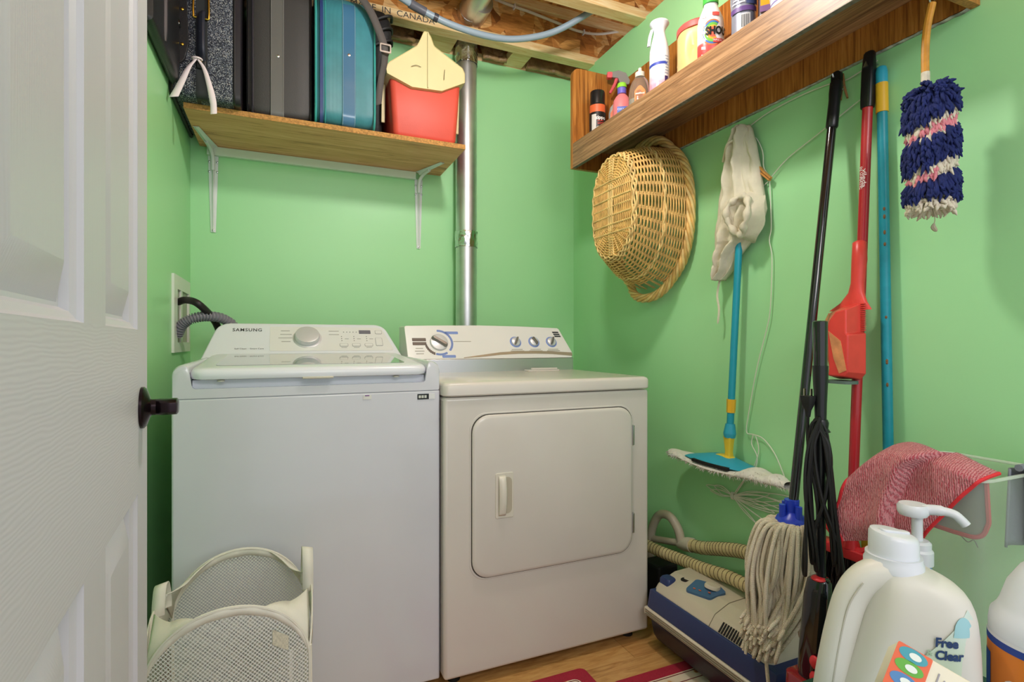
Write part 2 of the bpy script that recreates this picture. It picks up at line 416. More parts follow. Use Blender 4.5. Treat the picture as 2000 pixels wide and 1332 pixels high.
# top frame: raised rims left and right of the lid, low sill in front
prof = rpoly([(-.258, .8945), (.428, .8945), (.428, .972), (.392, .986), (.386, .918), (-.216, .918), (-.222, .986), (-.258, .972)], [.004, .004, .045, .02, .012, .012, .02, .045], 6)
b = B(); secs = []
cx = .085
for y, k, dz in ((1.548, .992, -.012), (1.551, .997, -.004), (1.560, 1., 0), (1.75, 1., .002), (2.05, 1., .006), (2.2, 1., .006)):
    secs.append([(cx + (x - cx) * k, y, .8945 + (z - .8945) + (dz if z > .93 else 0)) for x, z in prof])
b.loft(secs); b.o('top_frame', WHITE, wm, smooth=40)
B().box(-.216, .386, 1.575, 2.02, .917, .9395).o('tub_deck', WPLAST, wm, smooth=0)
zl = lambda y: .9395 + (y - 1.545) * .062
def lidsec(ins, dz, grow=0): return [(x, y, zl(y) + dz) for x, y in rr(.085, 1.774, .612 - 2 * ins, .464 - 2 * ins, .035, 6)]
b = B(); b.loft([lidsec(.012, 0), lidsec(.002, .003), lidsec(0, .010), lidsec(.001, .020), lidsec(.006, .027), lidsec(.014, .030)])
lid = b.o('lid', WPLAST, wm, smooth=40)
b = B(); b.loft([[(x, y, zl(y) + dz) for x, y in rr(.085, 1.795, .508, .365, .02, 4)] for dz in (.024, .0312)])
g = b.o('lid_glass', LIDG, lid); g['label'] = 'smoked glass window of the lid'
B().box(.045, .125, 1.538, 1.552, zl(1.545) - .002, zl(1.545) + .004).o('lid_grip', mat('beige_grip', '#c9c4b4', .5), lid, bevel=.002)
for x in (-.15, .30): B().lathe([(.001, 0), (.009, 0), (.009, .004), (.001, .004)], 14, (x, 1.56, .935)).o('lid_bumper', mat('clear_bumper', '#c9c6b8', .3), lid)
# slanted console
K = .70711
def WC(x, s, o=0.): return (x, 2.0 + K * (s - o), .985 + K * (s + o))
out = rpoly([(-.254, -.02), (.412, -.02), (.355, .166), (-.210, .166)], [.01, .01, .055, .055], 8)
b = B(); b.loft([[WC(x * 1 + (0 if 0 else 0), s) for x, s in out], [(x, 2.2, .985 + K * s) for x, s in out]])
con = b.o('console', WPLAST, wm, smooth=40, bevel=.006, seg=3)
def flat(b, pts, fn, o0, o1): return b.loft([[fn(x, s, o0) for x, s in pts], [fn(x, s, o1) for x, s in pts]])
pan = rpoly([(-.046, .028), (.382, .028), (.345, .150), (-.046, .150)], [.006, .01, .03, .006], 5)
flat(B(), pan, WC, -.002, .0012).o('control_panel', GLOSSW, con, smooth=40)
text('SAMSUNG', .0215, lambda x, y: WC(-.119 + x, .132 + y, .0006), DGREY, con, bold=.0003, sx=.86, space=1.16)
text('Self Clean    Smart Care', .0088, lambda x, y: WC(-.110 + x, .040 + y, .0006), DGREY, con, sx=1.05)
kx, ks = .077, .0905
MW = Matrix(((1, 0, 0), (0, K, -K), (0, K, K)))
def wlathe(prof, x, s, n=32): return B().lathe(prof, n, WC(x, s), MW)
wlathe([(.041, 0), (.049, 0), (.049, .003), (.046, .004), (.041, .004)], kx, ks).o('dial_ring', CHROME, con)
kb = wlathe([(.001, 0), (.042, 0), (.041, .018), (.040, .022), (.037, .023), (.001, .0228)], kx, ks).o('dial', CHROME, con)
kb['label'] = 'round brushed metal dial'
dsp = B(); flat(dsp, rr(.282, .124, .043, .019, .002), WC, 0, .0022); dsp.o('display', mat('grey_display', '#77757f', .15), con)
for i, (x, s, w_, h_) in enumerate(((.202, .056, .03, .015), (.246, .056, .03, .015), (.291, .056, .03, .015), (.330, .072, .026, .042), (.333, .124, .026, .02))):
    bt = B(); ring = rr(x, s, w_, h_, .004); inn = rr(x, s, w_ - .0025, h_ - .0025, .0035)
    flat(bt, ring, WC, 0, .0019); o = bt.o('button', MGREY, con); flat(B(), inn, WC, 0, .0024).o('button_cap', GLOSSW, o)
b = B()
for i in range(6): flat(b, rr(.205 + .0115 * i, .124, .003, .003, .001), WC, 0, .0018)
for c in (.196, .240, .286):
    for i in range(3): flat(b, rr(c, .078 + .011 * i, .003, .003, .001), WC, 0, .0018)
b.o('indicator_dots', DGREY, con, stuff=True)
b = B()
for i in range(4):
    flat(b, rr(.004 + .002 * (i % 2), .128 - .018 * i, .03 + .008 * (i % 3), .0035, .001), WC, 0, .0018)
    if i < 2: flat(b, rr(.17, .128 - .018 * i, .036, .0035, .001), WC, 0, .0018)
for c in (.202, .246, .291): flat(b, rr(c, .043, .02, .003, .001), WC, 0, .0018); flat(b, rr(c + .012, .088, .014, .003, .001), WC, 0, .0018)
flat(b, rr(.09, .012, .085, .004, .001), WC, 0, .0012)
b.o('printed_cycle_list', mat('light_grey_print', '#b1b1ae', .5), con, stuff=True)
# stickers on the front
st = B().box(.360, .394, 1.5465, 1.548, .868, .884).o('energy_sticker', mat('black_sticker', '#101512', .4), wm, smooth=0)
for i in range(3): B().box(.3635 + i * .0085, .370 + i * .0085, 1.546, 1.5468, .872, .880).o('pictogram', mat('white_print%d' % i, '#c9cdc6', .5), st, smooth=0)
B().box(.394, .412, 1.5465, 1.548, .868, .884).o('blank_sticker', mat('white_sticker', '#dcdedd', .4), wm, smooth=0)
s2 = B().box(.205, .228, 1.5465, 1.548, .875, .887).o('torn_sticker', mat('torn_sticker_paper', '#dcdcd6', .6), wm, smooth=0)
B().box(.21, .222, 1.546, 1.5468, .884, .8868).o('sticker_print', mat('purple_print', '#74408a', .6), s2, smooth=0)

# ================================================================== DRYER
dr = wthing('clothes_dryer', 'cream-white front-loading clothes dryer with grey knobs, right of the washing machine', 'dryer', (.80, 1.87, 0))
dx0, dx1, dyf = .433, 1.169, 1.52
B().box(dx0, dx1, dyf, 2.2, .035, .872).o('body', CREAMW, dr, bevel=.010, seg=3)
for x in (.48, 1.12):
    for y in (1.58, 2.14): B().lathe([(.001, 0), (.02, 0), (.02, .012), (.008, .015), (.008, .05), (.001, .05)], 14, (x, y, 0)).o('foot', BLACKM, dr)
b = B(); b.loft([[(x, y, z) for x, y in rr((dx0 + dx1) / 2, 1.857, dx1 - dx0 + .004 - 2 * i_, .69 - 2 * i_, .02, 5)] for i_, z in ((.004, .875), (0, .879), (0, .905), (.003, .912), (.010, .916))])
b.o('top_deck', CREAMW, dr, smooth=40)
# door with a dark strip round it, painting the shade of the groove
def dsec(ins, y): return [(x, y, z) for x, z in rr(.807, .569, .580 - 2 * ins, .496 - 2 * ins, .055, 8)]
B().loft([dsec(-.006, dyf + .004), dsec(-.006, dyf - .0018)]).o('door_surround', CREAMW, dr, smooth=40, bevel=.0015)
B().loft([dsec(-.0012, dyf - .0005), dsec(-.0012, dyf - .0024)]).o('door_gap_shade', mat('dark_gap', '#4a4640', .8), dr, smooth=40)
ddo = None
b = B(); b.loft([dsec(.0015, dyf), dsec(.0015, dyf - .006), dsec(.005, dyf - .010), dsec(.012, dyf - .0115)]); ddo = b.o('door', CREAMW, dr, smooth=40)
yd = dyf - .0115
ho = rr(.620, .568, .060, .138, .006); hi = rr(.629, .568, .030, .112, .015)
b = B()
def hf(pts, y): return [(x, y, z) for x, z in pts]
b.loft([hf(ho, yd + .001), hf(ho, yd - .003)], cap=True); plate = b.o('handle_plate', mat('almond_plastic', '#d8d2c4', .4), ddo, smooth=40, bevel=.0012)
b = B(); n = 24
gp = [(.606 + .022 * u, yd - .003 - .012 * math.sin(math.pi * min(1, max(0, v))) ** .5, .506 + .124 * v) for u in (0,) for v in (0,)]
def grip(u, v):
    z = .508 + .120 * v; e = max(0, math.sin(math.pi * v)) ** .45
    x = .600 + .022 * u; return (x, yd - .003 - .016 * e * math.sin(math.pi * (.12 + .6 * u)), z)
b.grid(grip, 8, 20); b.o('handle_grip', mat('almond_grip', '#ddd7ca', .35), plate, solid=.003)
b = B(); b.loft([hf(hi, yd - .0032), hf(hi, yd - .0036)]); b.o('finger_recess', mat('almond_recess', '#b9b09c', .5), plate, smooth=40)
for z0, z1 in ((.685, .752), (.385, .452)):
    h = B(); h.box(1.094, 1.1005, yd - .001, dyf, z0, z1); h.o('hinge', STEEL, dr, bevel=.001)
# console
DK = (.492, .8706)
def DC(x, s, o=0.): return (x, 2.03 + DK[0] * s - DK[1] * o, .972 + DK[1] * s + DK[0] * o)
out = rpoly([(.436, -.004), (1.150, -.004), (1.160, .018), (1.122, .143), (.95, .150), (.75, .153), (.55, .150), (.436, .147)], [.002, .004, .02, .012, 0, 0, 0, .01], 5)
b = B(); b.loft([[DC(x, s) for x, s in out], [(x, 2.2, .972 + DK[1] * s) for x, s in out]]); dcon = b.o('console', mat('console_white', '#e3e2de', .3), dr, smooth=40, bevel=.003)
b = B(); b.loft([[(x, y, .914) for x, y in rr(.797, 2.113, .724, .175, .006)], [(x, y, .968) for x, y in rr(.797, 2.116, .726, .175, .006)]]); b.o('lower_strip', CHROME2, dcon, smooth=40, bevel=.002)
b = B()
up = [(.66, .002), (.74, .013), (.82, .024), (.90, .0285), (.98, .029), (1.06, .0265), (1.156, .020)]
dn = [(1.156, .004), (1.06, .0135), (.98, .0165), (.90, .0165), (.82, .0125), (.74, .0045), (.66, .000)]
flat(b, up + dn, DC, 0, .0016); b.o('metal_swoosh', mat('champagne_metal', '#bdb09a', .25, .45), dcon, smooth=0)
MD = Matrix(((1, 0, 0), (0, DK[0], -DK[1]), (0, DK[1], DK[0])))
def dlathe(prof, x, s, n=28): return B().lathe(prof, n, DC(x, s), MD)
def knob(x, s, r, name, ang, grip_l):
    if r < .03: dlathe([(r * 1.20, 0), (r * 1.29, 0), (r * 1.29, .0008), (r * 1.20, .0008)], x, s).o(name + '_ring', BLUEP, dcon)
    k_ = dlathe([(.001, 0), (r, 0), (r, .004), (r * .93, .008), (r * .6, .011), (.001, .012)], x, s).o(name, CHROME, dcon)
    b = B(); ca, sa = math.cos(ang), math.sin(ang)
    pts = rr(0, 0, grip_l * 2, r * .52, r * .25, 5)
    for_ = lambda px_, py_, o: DC(x + px_ * ca - py_ * sa, s + px_ * sa + py_ * ca, o)
    b.loft([[for_(a * 1.0, c, .008) for a, c in pts], [for_(a * .95, c * .85, .018) for a, c in pts], [for_(a * .85, c * .5, .022) for a, c in pts]])
    b.o(name + '_grip', mat('pewter_' + name, '#8e8d8b', .25, .7), k_, smooth=40)
knob(.567, .071, .037, 'timer_knob', R(-35), .036)
for x, a in ((.900, 62), (.986, 118), (1.070, 65)): knob(x, .073, .020, 'knob', R(a), .019)
b = B()
flat(b, rr(.488, .084, .055, .014, .002), DC, 0, .0008); flat(b, rr(.488, .066, .055, .014, .002), DC, 0, .0008)
for a in range(195, 245, 8): flat(b, rr(.567 + .055 * math.cos(R(a)), .071 + .055 * math.sin(R(a)), .008, .012, .002), DC, 0, .0008)
b.o('brown_dial_print', BROWNP, dcon, smooth=0, stuff=True)
b = B()
flat(b, rr(.625, .116, .055, .012, .003), DC, 0, .0008); flat(b, rr(.60, .008, .055, .012, .003), DC, 0, .0008)
for a in list(range(-38, 95, 7)) + list(range(255, 300, 7)): flat(b, rr(.567 + .054 * math.cos(R(a)), .071 + .054 * math.sin(R(a)), .009, .009, .003), DC, 0, .0008)
b.o('blue_dial_print', BLUEP, dcon, smooth=0, stuff=True)
b = B()
for x in (.900, .986, 1.070): flat(b, rr(x, .037, .05, .003, .001), DC, 0, .0008); flat(b, rr(x, .030, .062, .0035, .001), DC, 0, .0008)
for i in range(3): flat(b, rr(.485, .045 - .012 * i, .03 + .008 * (i % 2), .003, .001), DC, 0, .0008)
flat(b, rr(.665, .076, .075, .0025, .001), DC, 0, .0008)
b.o('grey_print', mat('tan_print', '#a8a498', .5), dcon, smooth=0, stuff=True)
lg = B()
for i in range(3): flat(lg, [(1.088 + .003 * i, .118 - .010 * i), (1.118 + .003 * i, .118 - .010 * i), (1.116 + .003 * i, .125 - .010 * i), (1.086 + .003 * i, .125 - .010 * i)], DC, 0, .0008)
lg.o('logo', DGREY, dcon, smooth=0)
# lint screen lid at the back of the deck
b = B(); b.loft([[(x, y, z) for x, y in rr(.985, 1.985, .145, .055, .012)] for z in (.915, .922)]); ls = b.o('lint_screen_lid', CREAMW, dr, smooth=40, bevel=.002)
b = B(); b.loft([[(x, y, z) for x, y in rr(.985, 1.964, .12, .014, .006)] for z in (.921, .930)]); b.o('lint_screen_handle', CREAMW, ls, smooth=40, bevel=.003)

# ================================================================== EXHAUST DUCT
du = wthing('exhaust_duct', 'shiny galvanised dryer duct running up the back wall between shelf and corner', 'duct', (.80, 2.425, 0))
dcx, dcy = .80, 2.425
B().lathe([(.0495, .25), (.0505, .25), (.0505, 1.50), (.052, 1.502), (.052, 1.51), (.0505, 1.512), (.0505, 2.36), (.0495, 2.36)], 40, (dcx, dcy, 0)).o('vertical_pipe', GALV, du, smooth=30)
b = B(); random.seed(3)
def crumple(u, v, z0, z1, am):
    a = u * 2 * math.pi; z = z0 + (z1 - z0) * v
    r = .0518 + am * (.5 + noise.noise((math.cos(a) * 3.5, math.sin(a) * 3.5, z * 60)))
    return (dcx + r * math.cos(a), dcy + r * math.sin(a), z + .006 * noise.noise((a * 3, v * 3, 2.)))
b.grid(lambda u, v: crumple(u, v, 1.485, 1.56, .0035), 60, 10); b.o('foil_tape', FOIL, du, smooth=60)
b = B(); b.grid(lambda u, v: crumple(u, v, 2.355, 2.43, .004), 60, 8); b.o('foil_tape', FOIL, du, smooth=60)
el = [(dcx, dcy, 2.40 + 0 * i) for i in range(1)] + [(dcx, dcy - .09 * (1 - math.cos(R(a))), 2.44 + .09 * math.sin(R(a))) for a in range(0, 91, 15)] + [(dcx, 2.20, 2.53)]
B().tube(el, .0515, 28).o('elbow', GALV, du)
hp = wthing('horizontal_duct', 'galvanised duct coming out of the strand-board joist overhead', 'duct', (.775, 2.0, 2.53))
B().tube([(.775, 2.325, 2.535), (.775, 2.2, 2.535), (.775, 1.3, 2.535)], .0525, 32).o('pipe', GALV, hp)
b = B(); b.tube([(.775, 2.318, 2.535), (.775, 2.30, 2.535), (.775, 2.285, 2.535)], [.060, .056, .0535], 32); b.o('foil_collar', FOIL, hp)

# ---------------------------------------------------------------- hose and cable under the joists
hs = wthing('water_hose', 'blue-grey flexible hose sagging below the joists', 'hose', (.79, 2.13, 2.345))
pth = spl([(.20, 2.04, 2.41), (.363, 2.08, 2.40), (.493, 2.12, 2.381), (.634, 2.13, 2.353), (.793, 2.13, 2.341), (.931, 2.12, 2.353), (1.086, 2.08, 2.397), (1.219, 2.0, 2.469), (1.30, 1.97, 2.54), (1.32, 1.96, 2.63)], 8)
B().tube(pth, .0135, 14).o('pipe', mat('blue_grey_tubing', '#93a3b2', .3), hs)
B().tube(pth[14:19], .0175, 16).o('coupling', mat('grey_coupling', '#5c5c66', .35), hs)
B().tube(pth[20:22], .0168, 16).o('clamp_ring', mat('dark_clamp', '#3f4048', .35), hs)
cb = wthing('house_cable', 'white electrical cable stapled along the strand-board joist web', 'cable', (1.1, 2.30, 2.6))
cp = spl([(.80, 2.30, 2.655), (.921, 2.303, 2.624), (1.079, 2.303, 2.610), (1.231, 2.303, 2.592), (1.346, 2.303, 2.58), (1.46, 2.303, 2.592), (1.6, 2.303, 2.64)], 8)
B().tube(cp, .0065, 8, flat=1.).o('sheath', mat('white_cable_sheath', '#dcd6cc', .5), cb)
for i in (12, 34): 
    p = cp[i]; B().box(p.x - .004, p.x + .004, 2.294, 2.316, p.z - .011, p.z + .011).o('staple', WPLAST, cb, bevel=.002)

# ================================================================== OUTLET BOX WITH HOSES
ob_ = wthing('washer_outlet_box', 'white recessed washer outlet box on the left wall', 'outlet box', (XL, 2.27, 1.0))
y0, y1, z0, z1 = 2.107, 2.44, 1.0, 1.27
IY0, IY1, IZ0, IZ1 = 2.17, 2.41, 1.035, 1.222
IVORY = mat('ivory_plastic', '#dfe2d8', .4)
fr = B(); fr.box(XL, XL + .008, y0, y1, z0, IZ0); fr.box(XL, XL + .008, y0, y1, IZ1, z1); fr.box(XL, XL + .008, y0, IY0, IZ0, IZ1); fr.box(XL, XL + .008, IY1, y1, IZ0, IZ1)
fr.o('faceplate', IVORY, ob_, smooth=0)
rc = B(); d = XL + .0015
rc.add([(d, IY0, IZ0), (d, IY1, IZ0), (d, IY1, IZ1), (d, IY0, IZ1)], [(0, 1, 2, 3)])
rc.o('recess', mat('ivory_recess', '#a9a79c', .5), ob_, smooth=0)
B().box(XL + .002, XL + .0075, 2.24, 2.27, IZ0, IZ1).o('divider', IVORY, ob_, smooth=0)
hz = wthing('inlet_hose', 'smooth black rubber hose from outlet box to washing machine', 'hose', (-.30, 2.2, .9))
B().tube(spl([(-.345, 2.20, 1.178), (-.315, 2.17, 1.184), (-.27, 2.13, 1.165), (-.228, 2.225, 1.10), (-.215, 2.27, 1.0), (-.21, 2.28, .75)], 8), .0125, 14).o('tubing', mat('black_rubber', '#241c20', .45), hz)
dh = wthing('drain_hose', 'grey corrugated drain hose from outlet box to washing machine', 'hose', (-.28, 2.2, .9))
P = spl([(-.346, 2.18, 1.06), (-.325, 2.155, 1.098), (-.295, 2.15, 1.118), (-.25, 2.17, 1.128), (-.20, 2.21, 1.118), (-.165, 2.245, 1.07), (-.15, 2.26, .9)], 22)
B().tube(P, [.0155 + (.0030 if (i // 2) % 2 else -.0022) for i in range(len(P))], 14).o('corrugated_pipe', mat('grey_corrugated_plastic', '#85828c', .45), dh, smooth=20)

# ================================================================== LEFT SHELF
sh = wthing('wall_shelf', 'oak-finish shelf board on white brackets above the washing machine', 'shelf', (.18, 2.5, 1.84))
B().box(-.316, .692, 2.112, 2.498, 1.836, 1.855).o('board', OAK, sh, smooth=0)
B().box(-.316, .692, 2.1095, 2.1118, 1.836, 1.855).o('front_edge', CHIP, sh, smooth=0)
B().box(-.29, .57, 2.478, 2.4995, 1.800, 1.8355).o('wall_cleat', TRIMW, sh, smooth=0, bevel=.002)
def bracket(xw, xt, zb, yt):
    b = B()
    # vertical leg: tapered channel with a raised centre ridge
    def leg(w0, w1, p0, p1, nrm, ridge):
        p0, p1, nrm = Vector(p0), Vector(p1), Vector(nrm); sd = (p1 - p0).normalized().cross(nrm).normalized()
        secs = []
        for k in range(9):
            t = k / 8; p = p0.lerp(p1, t); w_ = w0 + (w1 - w0) * t; h = ridge * (1 - t * .55)
            secs.append([p - sd * w_, p - sd * w_ + nrm * .002, p - sd * w_ * .35 + nrm * .003, p + nrm * h, p + sd * w_ * .35 + nrm * .003, p + sd * w_ + nrm * .002, p + sd * w_])
        return secs
    b.loft(leg(.019, .009, (xw, 2.4985, 1.805), (xw, 2.4985, zb), (0, -1, 0), .014))
    b.loft(leg(.019, .010, (xw, 2.480, 1.8345), (xt, yt, 1.8345), (0, 0, -1), .014))
    # gusset curve
    g = B(); pr = [(xw, 2.487, 1.74), (xw, 2.478, 1.79), (xw + (xt - xw) * .2, 2.455, 1.818), (xw + (xt - xw) * .45, 2.40, 1.826)]
    b.tube(spl(pr, 6), [.008] * 19, 8)
    o = b.o('bracket', BRKT, sh, smooth=50)
    for z, s_ in ((1.775, 1), (1.775, -1), (1.735, 1), (1.735, -1)):
        B().lathe([(.001, .004), (.004, .003), (.0045, 0)], 10, (xw + s_ * .0145, 2.4955, z), Matrix.Rotation(R(90), 3, 'X')).o('screw', STEEL, o)
    B().lathe([(.001, .004), (.004, .003), (.0045, 0)], 10, (xw, 2.4955, zb + .008), Matrix.Rotation(R(90), 3, 'X')).o('screw', STEEL, o)
bracket(-.268, -.30, 1.487, 2.27)
bracket(.586, .648, 1.478, 2.30)

# ================================================================== LUGGAGE
def case_prof(y0, y1, z0, z1, rt, rb, grow=0.):
    return rpoly([(y0 - grow, z0 - grow), (y1 + grow, z0 - grow), (y1 + grow, z1 + grow), (y0 - grow, z1 + grow)], [rb, rb, rt, rt], 8)
def case_body(par, name, x0, x1, y0, y1, z0, z1, rt, rb, m, soft=.012, bulge=0.):
    secs = []
    for k in range(9):
        t = k / 8; x = x0 + (x1 - x0) * t
        e = soft * (1 - min(1, min(t, 1 - t) * 8)) ; g = -e + bulge * math.sin(math.pi * t)
        secs.append([(x, y, z) for y, z in case_prof(y0, y1, z0 + .0, z1, rt, rb, g)])
    zmin = min(p[2] for s in secs for p in s)
    secs = [[(x, y, z + (z0 - zmin)) for x, y, z in s] for s in secs]
    return B().loft(secs).o(name, m, par, smooth=40)
def case_band(par, name, x0, x1, y0, y1, z0, z1, rt, rb, m, g):
    secs = [[(x, y, max(z, z0 + .0002)) for y, z in case_prof(y0, y1, z0, z1, rt, rb, gg)] for x, gg in ((x0, g - .002), (x0 + .001, g), (x1 - .001, g), (x1, g - .002))]
    return B().loft(secs).o(name, m, par, smooth=40)
def piping(par, x, y0, y1, z0, z1, rt, rb, m, r=.0035, g=0., name='piping'):
    P = [(x, y, max(z, z0 + r)) for y, z in case_prof(y0, y1, z0, z1, rt, rb, g)]
    return B().tube(P, r, 6, closed=True).o(name, m, par)
ZS = 1.8555
# black suitcase
su = wthing('black_suitcase', 'black soft suitcase with grey centre strap, between tweed bag and teal suitcase', 'suitcase', (-.01, 2.3, ZS))
CB = (2.122, 2.485, ZS, 2.375, .10, .03)
BLKF = mat('black_nylon_weave', '#3a3837', .5, bump=.4, bs=420)
case_body(su, 'body', -.124, .096, *CB, BLKF, .008, .006)
case_band(su, 'centre_strap', -.046, .000, *CB, mat('grey_webbing_strap', '#62615e', .38), .009)
for x in (-.043, -.003): 
    P = [(x, y - .0006, max(z, ZS + .003)) for y, z in case_prof(*CB, .0098)]
    B().tube(P, .0009, 4, closed=True).o('stitching', mat('grey_thread', '#8d8b88', .6), su)
piping(su, -.119, *CB, BLACK, .004); piping(su, .092, *CB, BLACK, .004)
piping(su, -.104, *CB, mat('dark_zip', '#2b2830', .4), .004, .003, 'zip')
B().lathe([(.001, .003), (.005, .002), (.006, 0)], 14, (-.020, CB[0] - .0085, 2.075), Matrix.Rotation(R(90), 3, 'X')).o('rivet', STEEL, su)
# teal suitcase
te = wthing('teal_suitcase', 'teal ribbed suitcase with blue centre strap, left of the red cooler', 'suitcase', (.21, 2.3, ZS))
CT = (2.095, 2.485, ZS, 2.36, .13, .05)
TEAL = stripes('teal_ribbed_vinyl', '#37808c', '#4b97a3', 0, 150., .38, .35)
TEALP = mat('teal_piping', '#3fa09a', .35); BLUV = mat('slate_blue_vinyl', '#3f6f92', .22, coat=.3)
case_body(te, 'body', .104, .325, *CT, TEAL, .012, .006)
case_band(te, 'centre_strap', .200, .250, *CT, BLUV, .008)
for x in (.203, .247):
    P = [(x, y - .0006, max(z, ZS + .003)) for y, z in case_prof(*CT, .0088)]
    B().tube(P, .0009, 4, closed=True).o('stitching', mat('pale_thread', '#8fb6bd', .6), te)
piping(te, .108, *CT, TEALP, .004); piping(te, .321, *CT, TEALP, .004)
case_band(te, 'zip', .121, .133, *CT, mat('navy_zip', '#2c3f74', .4), .007)
piping(te, .141, *CT, TEALP, .0018, .005)
B().lathe([(.001, .003), (.005, .002), (.006, 0)], 14, (.225, CT[0] - .0075, 2.118), Matrix.Rotation(R(90), 3, 'X')).o('rivet', mat('copper_rivet', '#d8b9a0', .3, 1.), te)
# tweed bag
tw = wthing('tweed_suitcase', 'grey tweed suitcase with leather handle, at the left end of the shelf', 'suitcase', (-.24, 2.3, ZS))
CW = (2.055, 2.485, ZS, 2.40, .06, .03)
TW = tweed('grey_tweed')
case_body(tw, 'body', -.345, -.140, *CW, TW, .012, .004)
piping(tw, -.343, *CW, LEATH, .006); piping(tw, -.158, *CW, LEATH, .004)
case_band(tw, 'zip', -.157, -.138, *CW, mat('black_zip', '#29252c', .4), .001)
case_band(tw, 'lower_strap', -.272, -.236, *CW, mat('charcoal_webbing', '#24282a', .55), .0045)
yh = CW[0] - .012
hd = B().tube(spl([(-.255, yh + .010, 2.135), (-.255, yh - .012, 2.115), (-.255, yh - .016, 2.06), (-.255, yh - .012, 2.005), (-.255, yh + .006, 1.985)], 6), .018, 12, flat=.5)
hd.o('handle', mat('navy_leather', '#2c2f3c', .35), tw)
B().tube([(-.255, yh - .0265 + .0004 * abs(i), 2.06 + .009 * i) for i in range(-5, 6)], .0012, 5).o('handle_seam', mat('grey_seam', '#6c6f7a', .6), tw)
B().box(-.270, -.240, yh - .001, yh + .008, 1.950, 2.000).o('strap_end', LEATH, tw, bevel=.004)
for z in (1.975, 1.957): B().ball((-.255 + (.006 if z < 1.97 else 0), yh - .002, z), .0045, 10, 6, (1, .5, 1)).o('brass_stud', BRASS, tw)
for s_ in (-1, 1): B().tube([(-.255 + s_ * .022, yh, 2.118), (-.255 + s_ * .023, yh - .002, 2.14), (-.255 + s_ * .022, yh, 2.19)], .0035, 8).o('brass_ring', BRASS, tw)
B().tube([(-.255 - .022, yh, 2.118), (-.255 + .022, yh, 2.118)], .0035, 8).o('brass_ring', BRASS, tw)
# leather corner flap with turn lock
fl = B(); P_ = rpoly([(-.349, 2.30), (-.300, 2.30), (-.290, 2.02), (-.302, 1.965), (-.349, 1.925)], [.002, .01, .02, .035, .002], 6)
fl.loft([[(x, y, z) for x, z in P_] for y in (2.044, 2.034)]); fp = fl.o('leather_flap', LEATH, tw, smooth=40, bevel=.002)
for z in (2.13, 2.015): B().ball((-.308, 2.033, z), .0055, 10, 6, (1, .5, 1)).o('brass_stud', BRASS, fp)
B().tube([(-.316, 2.034, 2.072), (-.316, 2.012, 2.072)], .006, 10).o('turn_lock', BLACKG, fp); B().ball((-.316, 2.010, 2.072), .009, 12, 8, (.8, .6, 1.4)).o('lock_toggle', BLACKG, fp)
# paper luggage tag strips
PAP = mat('pinkish_white_paper', '#eadde0', .7)
lt = wthing('luggage_tag', 'torn pinkish-white paper tag looped round the tweed suitcase handle', 'tag', (-.27, 2.02, 1.97))
def strip(pts, w_, name):
    b = B(); P = spl(pts, 8); n = len(P) - 1; b.grid(lambda u, v: (P[int(round(u * n))].x + (v - .5) * w_(u), P[int(round(u * n))].y + .002 * math.sin(u * 9), P[int(round(u * n))].z + (v - .5) * w_(u) * .25), n, 2); return b.o(name, PAP, lt, solid=.0006)
strip([(-.266, 2.028, 1.975), (-.283, 2.020, 1.945), (-.302, 2.014, 1.895), (-.328, 2.008, 1.828)], lambda u: .007 + .020 * u, 'paper_strip')
strip([(-.262, 2.028, 1.972), (-.243, 2.018, 1.940), (-.226, 2.012, 1.880), (-.216, 2.008, 1.83), (-.214, 2.004, 1.79)], lambda u: .006 + .013 * min(1, u * 1.6), 'paper_strip')
B().tube([(-.266 + .014 * math.cos(t), 2.036 + .012 * math.sin(t), 1.976) for t in [i * math.pi / 6 for i in range(12)]], .0035, 6, closed=True).o('knot', PAP, lt)
# black leather bag standing along the left wall, sticking out past the shelf
lb = wthing('leather_bag', 'black leather bag squeezed against the left wall beside the tweed suitcase', 'bag', (-.335, 1.95, ZS))
b = B(); secs = []
for y, h_ in ((1.66, .0), (1.665, .01), (1.70, .014), (2.00, .014), (2.03, .012)):
    secs.append([(x, y, z) for x, z in rr(-.331, 2.145, .004 + h_ * 2.2, .50 + h_ * 2, .02, 4)])
b.loft(secs); b.o('body', LEATH, lb, smooth=50)
B().tube([(-.335, 1.67, 1.886), (-.335, 1.9, 1.886), (-.335, 2.04, 1.886)], .006, 8).o('piping', LEATH, lb)
B().tube([(-.318, 1.79, 2.40), (-.316, 1.79, 2.2), (-.317, 1.79, 1.93), (-.32, 1.795, 1.90)], .010, 10).o('rolled_edge', mat('worn_leather', '#4a4346', .35), lb)

# backpack with webbing strap
bp = wthing('black_backpack', 'black nylon backpack wedged between teal suitcase and red cooler', 'backpack', (.36, 2.35, ZS))
NYL = mat('black_nylon', '#1c1b1c', .6, bump=.5, bs=60, bd=.004)
b = B(); secs = []
for z, w_, d_, ox in ((ZS, .040, .20, 0), (1.88, .046, .23, 0), (2.05, .046, .24, 0), (2.18, .052, .25, .004), (2.24, .075, .26, .014), (2.30, .088, .27, .016), (2.36, .088, .26, .012), (2.40, .07, .22, .006), (2.415, .03, .12, 0)):
    secs.append([(x + .004 * noise.noise((x * 30, y * 30, z * 30)), y, z) for x, y in rr(.352 + ox, 2.345, w_, d_, .03, 5)])
b.loft(secs); b.o('body', NYL, bp, smooth=60)
for i, (z, yo) in enumerate(((2.26, 0), (2.31, -.004), (2.36, 0))):
    B().tube(spl([(.335, 2.205, z - .02), (.375, 2.198 + yo, z), (.405, 2.21, z + .015), (.415, 2.26, z + .02)], 6), .006, 6).o('seam_roll', NYL, bp)
WEB = mat('grey_black_webbing', '#56504e', .7, bump=.6, bs=500)
